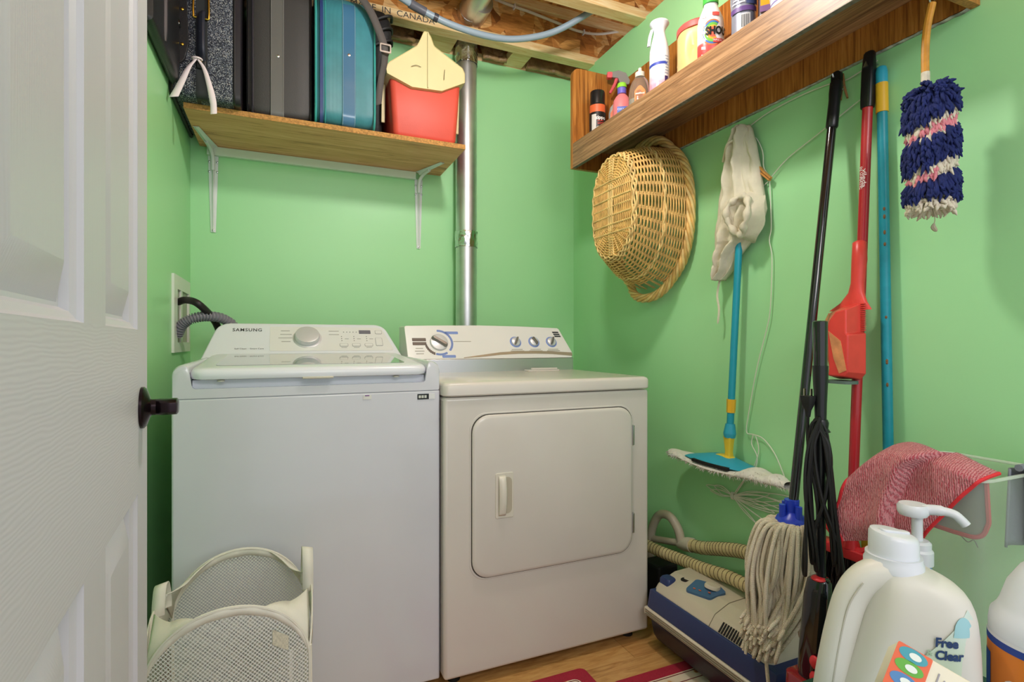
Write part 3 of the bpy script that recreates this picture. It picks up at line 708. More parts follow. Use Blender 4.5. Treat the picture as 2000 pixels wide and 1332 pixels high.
def ribbon(pts, wv_, m, par, name, th=.0025):
    P = spl(pts, 8); n = len(P) - 1; wv_ = Vector(wv_)
    b = B(); b.grid(lambda u, v: P[int(round(u * n))] + wv_ * (v - .5), n, 2); return b.o(name, m, par, solid=th)
ribbon([(.262, 2.075, 2.345), (.300, 2.066, 2.290), (.330, 2.064, 2.225), (.352, 2.066, 2.165), (.357, 2.09, 2.12), (.347, 2.11, 2.06), (.337, 2.115, 1.96)], (.026, .0, .014), WEB, bp, 'shoulder_strap')
b = B(); fo = rr(.356, 2.158, .043, .034, .005); fi = rr(.356, 2.158, .033, .022, .003)
n = len(fo); Y = 2.058
b.add([(x, Y, z) for x, z in fo] + [(x, Y, z) for x, z in fi] + [(x, Y + .004, z) for x, z in fo] + [(x, Y + .004, z) for x, z in fi],
      [f for i in range(n) for f in ((i, (i + 1) % n, n + (i + 1) % n, n + i), (2 * n + i, 3 * n + i, 3 * n + (i + 1) % n, 2 * n + (i + 1) % n), (i, 2 * n + i, 2 * n + (i + 1) % n, (i + 1) % n), (n + i, n + (i + 1) % n, 3 * n + (i + 1) % n, 3 * n + i))])
b.o('buckle', mat('pewter_buckle', '#a79f98', .35, .7), bp)

# ================================================================== COOLER
co_ = wthing('picnic_cooler', 'red cooler with cream gabled lid at the right end of the shelf', 'cooler', (.53, 2.28, ZS))
REDP = mat('red_cooler_plastic', '#d4503f', .5, var=.05, vs=10, bump=.1, bs=200)
CRM = mat('cream_plastic', '#d8c896', .5, var=.03, vs=10)
def csec(z, hw, y0, y1, cx=.531): return [(x, y, z) for x, y in rr(cx, (y0 + y1) / 2, hw * 2, y1 - y0, .022, 5)]
B().loft([csec(ZS, .112, 2.145, 2.43), csec(ZS + .006, .122, 2.136, 2.44), csec(ZS + .022, .131, 2.131, 2.445), csec(ZS + .12, .138, 2.128, 2.45), csec(2.12, .148, 2.125, 2.455), csec(2.135, .135, 2.13, 2.45)]).o('body', REDP, co_, smooth=45)
lp = rpoly([(.370, 2.090), (.470, 2.054), (.592, 2.060), (.690, 2.112), (.690, 2.150), (.679, 2.171), (.560, 2.236), (.546, 2.272), (.534, 2.288), (.517, 2.287), (.503, 2.252), (.490, 2.224), (.381, 2.137), (.367, 2.118)], [.004, .002, .002, .004, .006, .006, .02, .02, .008, .008, .02, .02, .006, .006], 4)
b = B(); b.loft([[(.53 + (x - .53) * k_, y, 2.15 + (z - 2.15) * (k_ if z > 2.0 else 1)) for x, z in lp] for y, k_ in ((2.113, .985), (2.108, 1.), (2.118, 1.012), (2.26, 1.012))] , cap=True)
lid_ = b.o('lid', CRM, co_, smooth=30, bevel=.002)
b = B(); b.loft([[(.53 + (x - .53) * 1.01, y, max(z, 2.11)) for x, z in lp] for y in (2.255, 2.455)]); b.o('lid_rear', CRM, lid_, smooth=30)
B().box(.532, .5355, 2.1065, 2.112, 2.062, 2.286).o('lid_seam', mat('cream_seam', '#cfc598', .6), lid_, smooth=0)
for (a, c) in (((.466, 2.134), (.505, 2.139)), ((.600, 2.106), (.603, 2.148))):
    B().tube(spl([(a[0], 2.1075, a[1]), ((a[0] + c[0]) / 2, 2.1075, (a[1] + c[1]) / 2 + .006), (c[0], 2.1075, c[1])], 5), .0011, 5).o('scuff', mat('dark_scuff', '#5b533c', .8), lid_)
b = B(); b.loft([[(x, y, z) for y, z in rpoly([(2.20, 2.12), (2.24, 2.12), (2.232, 1.95), (2.212, 1.93)], .006, 3)] for x in (.366, .379)]); b.o('handle_arm', CRM, co_, smooth=40)
b = B(); b.loft([[(x, y, z) for y, z in rpoly([(2.20, 2.12), (2.24, 2.12), (2.232, 1.95), (2.212, 1.93)], .006, 3)] for x in (.683, .694)]); b.o('handle_arm', CRM, co_, smooth=40)

# ================================================================== RIGHT WALNUT SHELF
ws = wthing('walnut_shelf', 'long walnut-look shelf with raised ends on the right wall', 'shelf', (1.43, 1.35, 1.79))
SX, SY0, SY1 = 1.15, .70, 2.02
ep = rpoly([(SX, 1.79), (XR - .001, 1.79), (XR - .001, 2.228), (SX, 2.228)], [.0, 0, 0, .04], 6)
for y in (SY1, SY0 - .018):
    B().loft([[(x, yy_, z) for x, z in ep] for yy_ in (y, y + .018)]).o('end_panel', WALZ, ws, smooth=40)
B().box(SX + .001, SX + .017, SY0, SY1, 1.792, 1.896).o('front_lip', WALX, ws, smooth=0)
B().box(SX + .017, XR - .014, SY0, SY1, 1.876, 1.892).o('shelf_board', WALX, ws, smooth=0)
B().box(XR - .0135, XR - .001, SY0, SY1, 1.792, 2.222).o('back_panel', WALZ, ws, smooth=0)
EDG = mat('grey_brown_edge', '#6f675c', .7, var=.3, vs=90)
B().box(SX + .001, SX + .017, SY0, SY1, 1.7905, 1.792).o('lip_edge', EDG, ws, smooth=0)
b = B(); b.grid(lambda u, v: (XR - .0145 + .0145 * v, SY0 + (SY1 - SY0) * u, 1.7915 - (.001 + .004 * abs(noise.noise((u * 40, v, 0.))) * (1 if u < .45 else .2))), 120, 2)
b.o('chipped_edge', mat('chipped_white_edge', '#a9a79e', .8, var=.5, vs=60), ws, solid=.001)

# ---------------------------------------------------------------- bottles on the walnut shelf
ZB = 1.8925
def prt(c, r=.45): return mat('label_print_' + c, '#' + c, r)
pc = {}
def pm(c):
    if c not in pc: pc[c] = prt(c)
    return pc[c]
FACE = lambda x, y: math.atan2(x, y) * -1      # turn so local -Y looks at the doorway
# aerosol can
def face_rz(x, y, extra=0.): return -math.atan2(x, y) + extra
aer = thing('aerosol_can', 'small black aerosol can with orange band beside the shelf end panel', 'can', (1.235, 1.955, ZB), face_rz(1.235, 1.955))
B().lathe([(.001, 0), (.033, 0), (.0345, .003), (.0345, .150), (.033, .156), (.032, .157), (.001, .157)], 28).o('can', pm('161416'), aer)
B().lathe([(.001, .155), (.0315, .155), (.0315, .208), (.030, .213), (.001, .213)], 28).o('cap', BLACK, aer)
patch(aer, 'orange_band', pm('e0683a'), .0345, -1.2, 1.2, .118, .150)
patch(aer, 'white_panel', pm('d9d4d0'), .0345, -.75, -.15, .03, .108, .0006)
text('zippo', .021, wrap(.0345, .092, .42), pm('f2f0ee'), aer, bold=.0006)
for z, w_ in ((.078, .034), (.070, .038), (.064, .036)): patch(aer, 'red_text_bar', pm('c2443a'), .0345, .0, w_ / .0345 * .8, z, z + .003, .0006, 4)
for a in (.12, .62): B().tube([wrap(.0345, .047, a, .001)(.008 * math.cos(t * .6283), .008 * math.sin(t * .6283)) for t in range(10)], .0012, 5, closed=True).o('hazard_mark', pm('e8e6e2'), aer)
# orange labelled jug
ja = thing('car_care_bottle', 'bottle with orange label and grey shoulder behind the black aerosol can', 'bottle', (1.325, 1.915, ZB), face_rz(1.325, 1.915))
b = B(); b.loft([[(x, y, z) for x, y in rr(0, 0, .10 * k_, .055 * k_, .022 * k_, 5)] for z, k_ in ((0, .92), (.006, 1), (.12, 1), (.145, .9), (.158, .7))]); b.o('bottle', pm('b9b6b2'), ja, smooth=45)
b = B(); b.loft([[(x, y, z) for x, y in rr(0, 0, .022, .022, .01, 4)] for z in (.157, .175)]); b.o('cap', pm('c9c9c6'), ja)
b = B(); b.loft([[(x, y, z) for x, z in rpoly([(-.042, .01), (.042, .01), (.042, .115), (-.030, .135), (-.042, .115)], .008, 4)] for y in (-.0275, -.0283)]); la = b.o('label_panel', pm('dd6d3c'), ja)
text('Ar', .060, lambda x, y: (-.003 + x, -.0288, .068 + y), pm('f5efe8'), ja, bold=.002)
# trigger spray bottle (pink and grey head)
tg = thing('trigger_sprayer', 'spray bottle with pink and grey trigger head at the back of the walnut shelf', 'spray bottle', (1.365, 1.955, ZB), face_rz(1.365, 1.955, R(10)))
PK = pm('e0606a')
B().lathe([(.001, 0), (.031, 0), (.033, .004), (.033, .15), (.025, .19), (.013, .215), (.013, .235), (.001, .235)], 24, sx=1.1, sy=.8).o('bottle', pm('d8888c'), tg)
B().lathe([(.001, .222), (.016, .222), (.016, .262), (.012, .27), (.001, .27)], 20).o('collar', PK, tg)
b = B(); b.loft([[(x, y * w_, z) for x, z, w_ in ()] for y in ()]) if 0 else None
hp_ = rpoly([(-.052, .300), (-.052, .322), (-.020, .330), (.012, .318), (.030, .285), (.026, .268), (-.012, .268), (-.022, .296)], .005, 3)
b = B(); b.loft([[(x, y, z) for x, z in hp_] for y in (-.011, .011)]); b.o('head', pm('8b8784'), tg, smooth=40, bevel=.002)
b = B(); b.loft([[(x, y, z) for x, z in rr(-.058, .311, .024, .026, .006)] for y in (-.012, .012)]); b.o('nozzle', PK, tg, smooth=40, bevel=.002)
b = B(); b.tube(spl([(-.026, 0, .298), (-.036, 0, .272), (-.050, 0, .245), (-.056, 0, .234)], 5), [.008, .008, .0078, .0075, .007, .007, .007, .007, .0065, .006, .006, .006, .0055, .005, .005, .005], 8); b.o('trigger', PK, tg)
# pink stain-remover bottle
ox = thing('stain_remover_bottle', 'pink bottle with bright green and purple cap on the walnut shelf', 'bottle', (1.245, 1.79, ZB), face_rz(1.245, 1.79))
B().lathe([(.001, 0), (.034, 0), (.036, .004), (.036, .085), (.033, .110), (.022, .128), (.016, .133), (.016, .15), (.001, .15)], 24, sy=.75).o('bottle', pm('e08085'), ox)
B().lathe([(.001, .136), (.0175, .136), (.0175, .160), (.001, .160)], 20).o('purple_collar', pm('6a62c4'), ox)
B().lathe([(.001, .160), (.0195, .160), (.0195, .170), (.017, .178), (.001, .178)], 20).o('green_cap', pm('8fd43c'), ox)
b = B(); b.grid(lambda u, v: (-.018 + .042 * u, -.0278 + .004 * u * u, .032 + .045 * v), 5, 1); b.o('label_panel', pm('4c6ac8'), ox)
b = B(); b.grid(lambda u, v: (-.017 + .024 * u, -.0284 + .003 * u, .034 + .02 * v), 5, 1); b.o('label_green', pm('5fb35e'), ox)
text('OXY', .012, lambda x, y: (-.004 + x, -.0286, .066 + y), pm('eef0f2'), ox)
# clear soap bottle
CLR = NT('clear_plastic'); CLR.set(Roughness=.08, Transmission_Weight=.9, IOR=1.2); CLR.p.inputs['Base Color'].default_value = lin('eef2ee'); CLR = CLR.m
so = thing('soap_bottle', 'clear dish soap bottle with orange label on the walnut shelf', 'bottle', (1.24, 1.665, ZB), face_rz(1.24, 1.665))
B().lathe([(.001, 0), (.040, 0), (.042, .005), (.042, .080), (.039, .105), (.030, .130), (.017, .146), (.014, .15), (.014, .158), (.001, .158)], 28, sy=.7).o('bottle', CLR, so)
B().lathe([(.001, .146), (.018, .146), (.018, .163), (.007, .166), (.007, .18), (.004, .182), (.001, .182)], 20).o('cap', pm('ece2d4'), so)
B().lathe([(.001, .004), (.037, .004), (.038, .03), (.038, .062), (.001, .062)], 24, sy=.68).o('liquid', pm('e4d4c6'), so)
b = B(); b.loft([[(x, -.0298 + 9 * x * x, z) for x, z in rpoly([(-.020, .02), (.020, .02), (.020, .085), (0, .108), (-.020, .085)], .012, 5)], [(x, -.0303 + 9 * x * x, z) for x, z in rpoly([(-.020, .02), (.020, .02), (.020, .085), (0, .108), (-.020, .085)], .012, 5)]]); b.o('label_panel', pm('e8863e'), so)
text('method', .0105, lambda x, y: (x, -.031 + 9 * x * x, .074 + y), pm('fbf4ea'), so, bold=.0003)
# air freshener
af = thing('air_freshener', 'slim white and pink air freshener sprayer with flared top', 'spray bottle', (1.235, 1.545, ZB), face_rz(1.235, 1.545))
q = NT('white_to_pink_print'); q.set(Roughness=.25); sp = q.n('ShaderNodeSeparateXYZ'); q.l(q.coords(), sp.inputs[0])
nz = q.n('ShaderNodeTexNoise'); nz.inputs['Scale'].default_value = 60; q.l(q.coords(), nz.inputs['Vector'])
ma = q.n('ShaderNodeMath'); ma.operation = 'MULTIPLY_ADD'; ma.inputs[1].default_value = .05; q.l(nz.outputs[0], ma.inputs[0]); q.l(sp.outputs[2], ma.inputs[2])
rp = q.ramp(ma.outputs[0], [(0, 'e25fb0'), (.04, 'e87fb8'), (.075, 'e8a4bf'), (.105, 'e3d3e2'), (.13, 'e9edf3')]); q.l(rp.outputs[0], q.p.inputs['Base Color'])
B().lathe([(.001, 0), (.032, 0), (.035, .004), (.035, .165), (.0345, .175), (.0335, .1755), (.001, .1755)], 28).o('bottle', q.m, af)
FBW = pm('e2e8f0')
B().lathe([(.001, .174), (.034, .174), (.0335, .185), (.027, .215), (.021, .240), (.019, .250), (.022, .262), (.031, .275), (.034, .280), (.033, .285), (.001, .287)], 28).o('spray_head', FBW, af)
b = B(); b.tube(spl([(-.025, -.004, .262), (-.032, -.004, .240), (-.036, -.003, .215), (-.037, -.002, .205)], 5), .004, 8, flat=2); b.o('trigger', FBW, af)
b = B(); b.grid(lambda u, v: tuple(wrap(.035, .118 + .010 * v + .006 * u, -1.3)(.075 * u, 0)), 10, 1); b.o('blue_stripe', pm('3a4cae'), af)
for i in range(7): patch(af, 'text_bar', pm('9aa3bd'), .035, .55 + .04 * (i % 3), 1.0 + .05 * (i % 2), .09 + .010 * i, .094 + .010 * i, .0005, 4)
patch(af, 'purple_block', pm('3d2b66'), .035, .55, .95, .052, .082, .0005, 4)
# coffee tub
tb = thing('coffee_tub', 'big cream plastic tub with red lid and moulded grip on the walnut shelf', 'tub', (1.31, 1.425, ZB), face_rz(1.31, 1.425))
TUBC = mat('cream_tub_plastic', '#e0c384', .4)
def tsec(z, k_):
    pts = []
    for i in range(40):
        a = 2 * math.pi * i / 40; r = .074 * k_
        da = (a - R(250) + math.pi) % (2 * math.pi) - math.pi
        r -= .018 * math.exp(-(da / .24) ** 2) * math.exp(-((z - .13) / .05) ** 2)
        pts.append((r * math.cos(a), r * math.sin(a), z))
    return pts
zs = [(0, .9), (.006, .98)] + [(.012 + .0078 * i, 1 + (.012 if i % 2 else 0) * (1 if i < 12 else 0)) for i in range(22)] + [(.188, 1.0), (.196, .96)]
B().loft([tsec(z, k_) for z, k_ in zs]).o('tub', TUBC, tb, smooth=50)
B().lathe([(.001, .194), (.0755, .194), (.0765, .197), (.0765, .212), (.072, .217), (.001, .218)], 36).o('lid', pm('cf5a56'), tb)
# stain spray bottle
sb = thing('stain_spray_bottle', 'white and red stain remover spray bottle with rainbow swirl and green collar', 'spray bottle', (1.225, 1.285, ZB), face_rz(1.225, 1.285, R(12)))
q = NT('white_over_red_print'); q.set(Roughness=.3); sp = q.n('ShaderNodeSeparateXYZ'); q.l(q.coords(), sp.inputs[0])
rp = q.ramp(sp.outputs[2], [(0, 'd23c3c'), (.066, 'd8534f'), (.070, 'e9e3e6')], 'LINEAR'); q.l(rp.outputs[0], q.p.inputs['Base Color'])
B().lathe([(.001, 0), (.037, 0), (.040, .005), (.040, .130), (.037, .150), (.026, .178), (.021, .190), (.020, .20), (.001, .20)], 32, sy=.8).o('bottle', q.m, sb)
B().lathe([(.001, .196), (.023, .196), (.023, .222), (.018, .23), (.001, .23)], 24).o('green_collar', pm('3fae45'), sb)
b = B(); b.loft([[(x, y, z) for x, z in rpoly([(-.05, .27), (-.05, .29), (-.01, .30), (.03, .26), (.02, .228), (-.015, .228), (-.02, .26)], .006, 3)] for y in (-.012, .012)]); b.o('trigger_head', WPLAST, sb, smooth=40, bevel=.002)
wr = lambda x, y, o=.001: ((.040 + o) * math.sin(x / .040), -(.032 + o) * math.cos(x / .040), .100 + y)
for r_, c in ((.040, 'dc6f3a'), (.036, '3d6fae'), (.030, '69b245'), (.022, 'd9a43c'), (.016, 'd8604a')):
    b = B(); n = 22; o_ = .0004 + (.040 - r_) * .03
    b.add([wr(.0, -.005, o_)] + [wr(r_ * .85 * math.cos(R(55 + 250 * i / n)), -.005 + r_ * math.sin(R(55 + 250 * i / n)), o_) for i in range(n + 1)], [(0, i, i + 1) for i in range(1, n + 1)])
    b.o('swirl_print', pm(c), sb, smooth=0)
text('SHOUT', .033, lambda x, y: wr(.018 + x, -.002 + y, .0026), pm('141414'), sb, bold=.0016, sx=.72)
b = B(); b.grid(lambda u, v: wr(.000 + .045 * u, -.038 + .013 * v, .002), 6, 1); b.o('red_tag', pm('cf4743'), sb)
text('TRIPLE-ACTING', .0085, lambda x, y: wr(.022 + x, -.031 + y, .0026), pm('f3eeee'), sb, sx=.8)
b = B(); b.grid(lambda u, v: wr(-.002 + .022 * u, .046 + .011 * v, .0006), 4, 1); b.o('logo_badge', pm('d8544c'), sb)
for i in range(6): 
    b = B(); b.grid(lambda u, v: wr(-.036 + .014 * u, -.075 + .024 * i + .008 * v - .004 * u, .0008), 3, 1); b.o('moulded_rib', pm('efe9ea'), sb)
# silver and purple can with barcode
gc = thing('cleaner_bottle', 'silver and purple bottle with barcode label on the walnut shelf', 'bottle', (1.235, 1.165, ZB), face_rz(1.235, 1.165))
B().lathe([(.001, 0), (.030, 0), (.033, .004), (.033, .10), (.036, .135), (.036, .17), (.026, .20), (.001, .20)], 28).o('bottle', mat('silver_label', '#8f93a5', .3, .3), gc)
patch(gc, 'barcode_panel', pm('c9ccd0'), .0335, -.25, .55, .035, .088, .0008)
for i in range(10): patch(gc, 'barcode_bar', pm('2f3238'), .0335, -.17 + .062 * i, -.17 + .062 * i + (.02 if i % 3 else .035), .048, .084, .0013, 1)
patch(gc, 'purple_band', pm('5a3f7c'), .0340, -1.2, 1.2, .094, .108, .0025)
patch(gc, 'dark_band', pm('3c4a78'), .0360, .2, 1.2, .112, .165, .002)
for i in range(5): patch(gc, 'swirl_line', pm('e4e6ec'), .036, -.9 + .1 * i, .1 + .1 * i, .118 + .009 * i, .1205 + .009 * i, .003, 6)
# dark bottle with yellow label
db = thing('dark_bottle', 'dark brown bottle with yellow and purple label and white lettering', 'bottle', (1.255, 1.098, ZB), face_rz(1.255, 1.098))
b = B(); b.loft([[(x, y, z) for x, y in rr(0, 0, .05 * k_, .045 * k_, .01, 4)] for z, k_ in ((0, .95), (.004, 1), (.15, 1), (.18, .6), (.2, .5))]); b.o('bottle', pm('2c1416'), db, smooth=45)
B().box(-.018, .024, -.0232, -.0225, .085, .125).o('yellow_panel', pm('e39a22'), db, smooth=0)
B().box(-.020, .024, -.0234, -.0225, .068, .085).o('purple_panel', pm('7b5a86'), db, smooth=0)
text('OLD', .026, lambda x, y: (.001 + x, -.0236, .050 + y), pm('e6e2e6'), db, bold=.0012, sx=.9)
# white round tub
wt = thing('white_tub', 'white round container at the near end of the walnut shelf row', 'container', (1.25, 1.025, ZB), 0)
B().lathe([(.001, 0), (.042, 0), (.045, .004), (.045, .07), (.047, .072), (.047, .095), (.044, .1), (.001, .1)], 32).o('body', WPLAST, wt)
B().lathe([(.0452, .052), (.0458, .053), (.0458, .056), (.0452, .057)], 32).o('purple_line', pm('8a80b4'), wt)

# ================================================================== WICKER BASKET
random.seed(5)
WK = mat('wicker_willow', '#dcb168', .5, var=.25, vs=30)
WK2 = mat('wicker_willow_pale', '#e6c480', .5, var=.25, vs=25)
bk = wthing('wicker_basket', 'oval wicker laundry basket hung on the right wall under the walnut shelf', 'basket', (1.42, 1.80, 1.25))
def bpt(th, h, off=0.):
    c, s = math.cos(th), math.sin(th)
    cx_ = 1.160 + .236 * h; cy_ = 1.735 + .070 * h; cz_ = 1.555 - .018 * h
    e = h ** .85
    ay = .132 + .098 * e; az = .190 + .090 * e
    sg = lambda v: math.copysign(abs(v) ** .84, v)
    bul = .010 * math.sin(math.pi * h)
    y = sg(c) * (ay + bul + off); z = sg(s) * (az + bul + off)
    return Vector((cx_, cy_ + y, cz_ + z))
NS = 40
def gap(th, h): return h > .74 and abs(abs(math.sin(th)) - 1) < .06
b = B(); NR = 34
for r_ in range(NR):
    h = .07 + .90 * r_ / (NR - 1)
    pts = []; N = NS * 4
    for k in range(N):
        th = 2 * math.pi * k / N
        pts.append((th, bpt(th, h + .004 * noise.noise((th * 3, r_ * 3.1, 0)), .0036 * math.cos(NS / 2 * th + math.pi * r_))))
    if h > .74:
        run = []; st_ = next(i for i in range(N) if gap(pts[i][0], h))
        for k in range(N + 1):
            th, p = pts[(st_ + k) % N]
            if gap(th, h):
                if len(run) > 3: b.tube(run, .0031, 5)
                run = []
            else: run.append(p)
        if len(run) > 3: b.tube(run, .0027, 5)
    else: b.tube([p for _, p in pts], .0031, 5, closed=True)
b.o('side_weave', WK, bk, smooth=80, stuff=True)
b = B()
for k in range(NS):
    for d in (-.012, .012):
        th = 2 * math.pi * (k + .5) / NS + d
        b.tube([bpt(th, h_, 0) for h_ in (0, .1, .25, .4, .55, .7, .85, 1.)], .0022, 5)
b.o('side_stakes', WK2, bk, smooth=80, stuff=True)
b = B()
for h, ph in ((.0, 0), (.025, 1), (.05, 2), (.50, 0), (.525, 1)):
    N = NS * 5
    b.tube([bpt(2 * math.pi * k / N, h, .003 + .004 * math.cos(NS / 1.5 * 2 * math.pi * k / N + ph * 2.1)) for k in range(N)], .0036, 6, closed=True)
b.o('waling_bands', WK2, bk, smooth=80, stuff=True)
b = B()
for r_ in range(20):
    s_ = .16 + .84 * r_ / 20; N = 120; pts = []
    for k in range(N):
        th = 2 * math.pi * k / N; p = bpt(th, 0, 0); cy_, cz_ = 1.735, 1.555
        # concentric ovals around a straight spine
        sp_ = .075 * (1 if math.sin(th) > 0 else -1) * min(1, abs(math.sin(th)) * 2.5)
        yv = (p.y - cy_) * s_; zv = sp_ * (1 - s_) + (p.z - cz_) * s_
        pts.append((1.162 - .006 * (1 - s_) + .0028 * math.cos(12 * th + math.pi * r_), cy_ + yv, cz_ + zv))
    b.tube(pts, .0032, 5, closed=True)
b.o('base_weave', WK, bk, smooth=80, stuff=True)
b = B()
for i in range(7):
    z = 1.555 + (-.10 + .2 * i / 6); b.tube([(1.160, 1.735 - .125, z), (1.154, 1.735, z), (1.160, 1.735 + .125, z)], .004, 6)
for d in (-.012, 0, .012): b.tube([(1.160, 1.735 + d, 1.37), (1.153, 1.735 + d, 1.555), (1.160, 1.735 + d, 1.74)], .004, 6)
for i in range(10):
    a = R(20 + 140 * i / 9)
    for sg in (-1, 1): b.tube([(1.157, 1.735, 1.555 + sg * .08), (1.160, 1.735 + .12 * math.cos(a), 1.555 + sg * (.08 + .105 * math.sin(a)))], .003, 5)
b.o('base_ribs', WK2, bk, smooth=80, stuff=True)
def rimc(th):
    p = bpt(th, 1.0, .006); c = Vector((1.396, 1.805, 1.537)); d = (p - c).normalized()
    return p + d * .034 * max(0, (abs(math.sin(th)) - .86) / .14) + Vector((.002 - .02 * max(0, (abs(math.sin(th)) - .86) / .14), 0, 0))
N = 260
for s_ in range(6):
    pts = []
    for k in range(N):
        th = 2 * math.pi * k / N; p = rimc(th); d = (p - Vector((1.396, 1.805, 1.537))).normalized()
        a = 9 * th + 2 * math.pi * s_ / 6
        pts.append(p + d * (.0125 * math.cos(a)) + Vector((.0125 * math.sin(a), 0, 0)))
    B().tube(pts, .0068, 6, closed=True).o('rim_strand', WK2 if s_ % 2 else WK, bk, smooth=80)

# ================================================================== STRING LINE AND PEGS
STR = mat('white_cotton_string', '#dcdccb', .8)
X0 = 1.424
sl = wthing('clothes_line', 'thin white string looped along the right wall between hooks', 'string', (1.424, 1.2, 1.75))
def wl(pts): return [(X0 - .004, y, z) for y, z in pts]
for pts in ([(1.327, 1.749), (1.245, 1.768), (1.134, 1.774), (1.041, 1.769), (.991, 1.757), (.934, 1.764), (.90, 1.77)],
            [(.92, 1.675), (.934, 1.69), (1.067, 1.639), (1.169, 1.60), (1.235, 1.555)],
            [(1.306, 1.715), (1.285, 1.70), (1.262, 1.65), (1.258, 1.60), (1.24, 1.57)],
            [(1.29, 1.535), (1.26, 1.54), (1.235, 1.552)],
            [(1.235, 1.55), (1.229, 1.407), (1.236, 1.36), (1.226, 1.30), (1.232, 1.148), (1.245, 1.083), (1.285, .95), (1.318, .80), (1.327, .737), (1.30, .732), (1.26, .725), (1.216, .685), (1.18, .62), (1.165, .588), (1.158, .50)],
            [(1.30, .730), (1.306, .70), (1.285, .665), (1.288, .63), (1.31, .60), (1.34, .57), (1.385, .51)],
            [(1.29, .728), (1.279, .70), (1.28, .67), (1.30, .62), (1.33, .58), (1.375, .515)]):
    B().tube(spl(wl(pts), 6), .0017, 6).o('cord', STR, sl)
bn = wthing('string_bundle', 'loose tied bundle of thin white string on the wall below the flat mop', 'string', (1.42, 1.385, .51))
kc = (1.385, .508)
for i, (dy, dz, sag) in enumerate(((.125, .005, .012), (.105, -.008, .010), (.085, .012, .016), (-.15, .045, .012), (-.21, .030, .016), (-.23, .055, .014), (-.17, -.010, .008), (-.13, -.045, -.002), (-.10, -.065, -.004), (-.20, .005, .010), (-.25, .020, .022))):
    y1_, z1_ = kc[0] + dy, kc[1] + dz
    B().tube(spl([(X0 - .006, kc[0], kc[1]), (X0 - .006 - .002 * (i % 3), kc[0] + dy * .5, kc[1] + dz * .5 + sag), (X0 - .005, y1_, z1_), (X0 - .006, kc[0] + dy * .52, kc[1] + dz * .45 - sag * .5 - .006), (X0 - .006, kc[0] + .004, kc[1] - .003)], 7), .0016, 5).o('loop', STR, bn)
for a in range(3): B().tube([(X0 - .006 + .005 * math.sin(t * .524), kc[0] + .004 * a - .004, kc[1] + .012 * math.cos(t * .524)) for t in range(12)], .0016, 5, closed=True).o('wrapping', STR, bn)
PEGW = mat('clothes_peg_wood', '#c68843', .55, var=.15, vs=40)
def peg(loc, rot, label, m):
    t = thing('clothes_peg', label, 'clothes peg', loc, rot=rot, group='wooden clothes pegs on the string line')
    for s_ in (-1, 1):
        b = B(); pr = rpoly([(s_ * .0008, -.036), (s_ * .006, -.036), (s_ * .0065, .0), (s_ * .0105, .034), (s_ * .0055, .034), (s_ * .001, .006)], 0)
        b.loft([[(x, y_, z) for x, z in pr] for y_ in (-.0055, .0055)]); b.o('jaw', m, t, smooth=0, bevel=.0008, seg=1)
    B().tube([(.0072 * math.cos(a * .5), -.0045 + a * .00045, .003 + .004 * math.sin(a * .5)) for a in range(24)], .0011, 5).o('spring', STEEL, t)
peg((1.408, 1.247, 1.575), (R(90), 0, R(90)), 'honey-coloured clothes peg tilted beside the hanging rag', PEGW)
bpy.data.objects['clothes_peg'].rotation_euler = (Matrix.Rotation(R(-45), 3, 'X') @ Matrix.Rotation(R(-90), 3, 'Z')).to_euler()
peg((1.412, .988, 1.738), (R(0), 0, 0), 'dull brown clothes peg between the black and red broom handles', mat('old_peg_wood', '#9a7040', .6, var=.15, vs=40))
bpy.data.objects['clothes_peg.001'].rotation_euler = (Matrix.Rotation(R(-6), 3, 'X') @ Matrix.Rotation(R(-60), 3, 'Z') @ Matrix.Rotation(R(180), 3, 'X')).to_euler()

# ================================================================== FLAT MOP WITH RAG
TEALM = mat('teal_lacquered_tube', '#1f96ae', .3, var=.05)
TEAL2 = mat('teal_plastic', '#2f9fbb', .4); YELP = mat('yellow_plastic', '#e6c63c', .4); YEL2 = mat('amber_plastic', '#e5b02c', .4)
fm = wthing('flat_mop', 'flat mop with teal handle and white fringed pad hung under the beige rag', 'mop', (1.38, 1.36, .6))
def along(p0, p1, t): return Vector(p0).lerp(Vector(p1), t)
A0, A1 = (1.400, 1.318, 1.72), (1.375, 1.358, .69)
B().tube([A0, A1], .0115, 16).o('handle', TEALM, fm)
zt = lambda z: (A0[2] - z) / (A0[2] - A1[2])
def seg(z0, z1, r0, r1, n=16, flut=False): return B().tube([along(A0, A1, zt(z0)), along(A0, A1, zt((z0 + z1) / 2)), along(A0, A1, zt(z1))], [r0, (r0 + r1) / 2, r1], n)
seg(.845, .800, .0150, .0140, 8).o('twist_collar', YEL2, fm, smooth=20)
seg(.762, .730, .0150, .0205, 12).o('joint_sleeve', TEAL2, fm); seg(.730, .716, .0205, .0180, 12).o('joint_sleeve', TEAL2, fm)
b = B(); b.loft([[(x, y, z) for x, y in rr(1.374, 1.358, w_, d_, .006)] for z, w_, d_ in ((.720, .026, .032), (.690, .022, .026), (.668, .020, .022), (.652, .024, .024))]); b.o('hinge', YELP, fm, smooth=40)
b = B(); b.loft([[(x, y, z) for x, y in rr(1.37, 1.375, w_, d_, .01)] for z, w_, d_ in ((.655, .03, .05), (.647, .05, .08))]); b.o('hinge_foot', YELP, fm, smooth=40)
b = B(); secs = []
for k in range(13):
    t = k / 12; y = 1.255 + .265 * t; h_ = .004 + .022 * math.sin(math.pi * t) ** 1.2; w_ = .04 + .02 * math.sin(math.pi * t)
    secs.append([(1.366 + x, y, .628 + z) for x, z in ((-w_, 0), (-w_ * .9, h_ * .35), (-w_ * .4, h_), (w_ * .4, h_), (w_ * .9, h_ * .35), (w_, 0))])
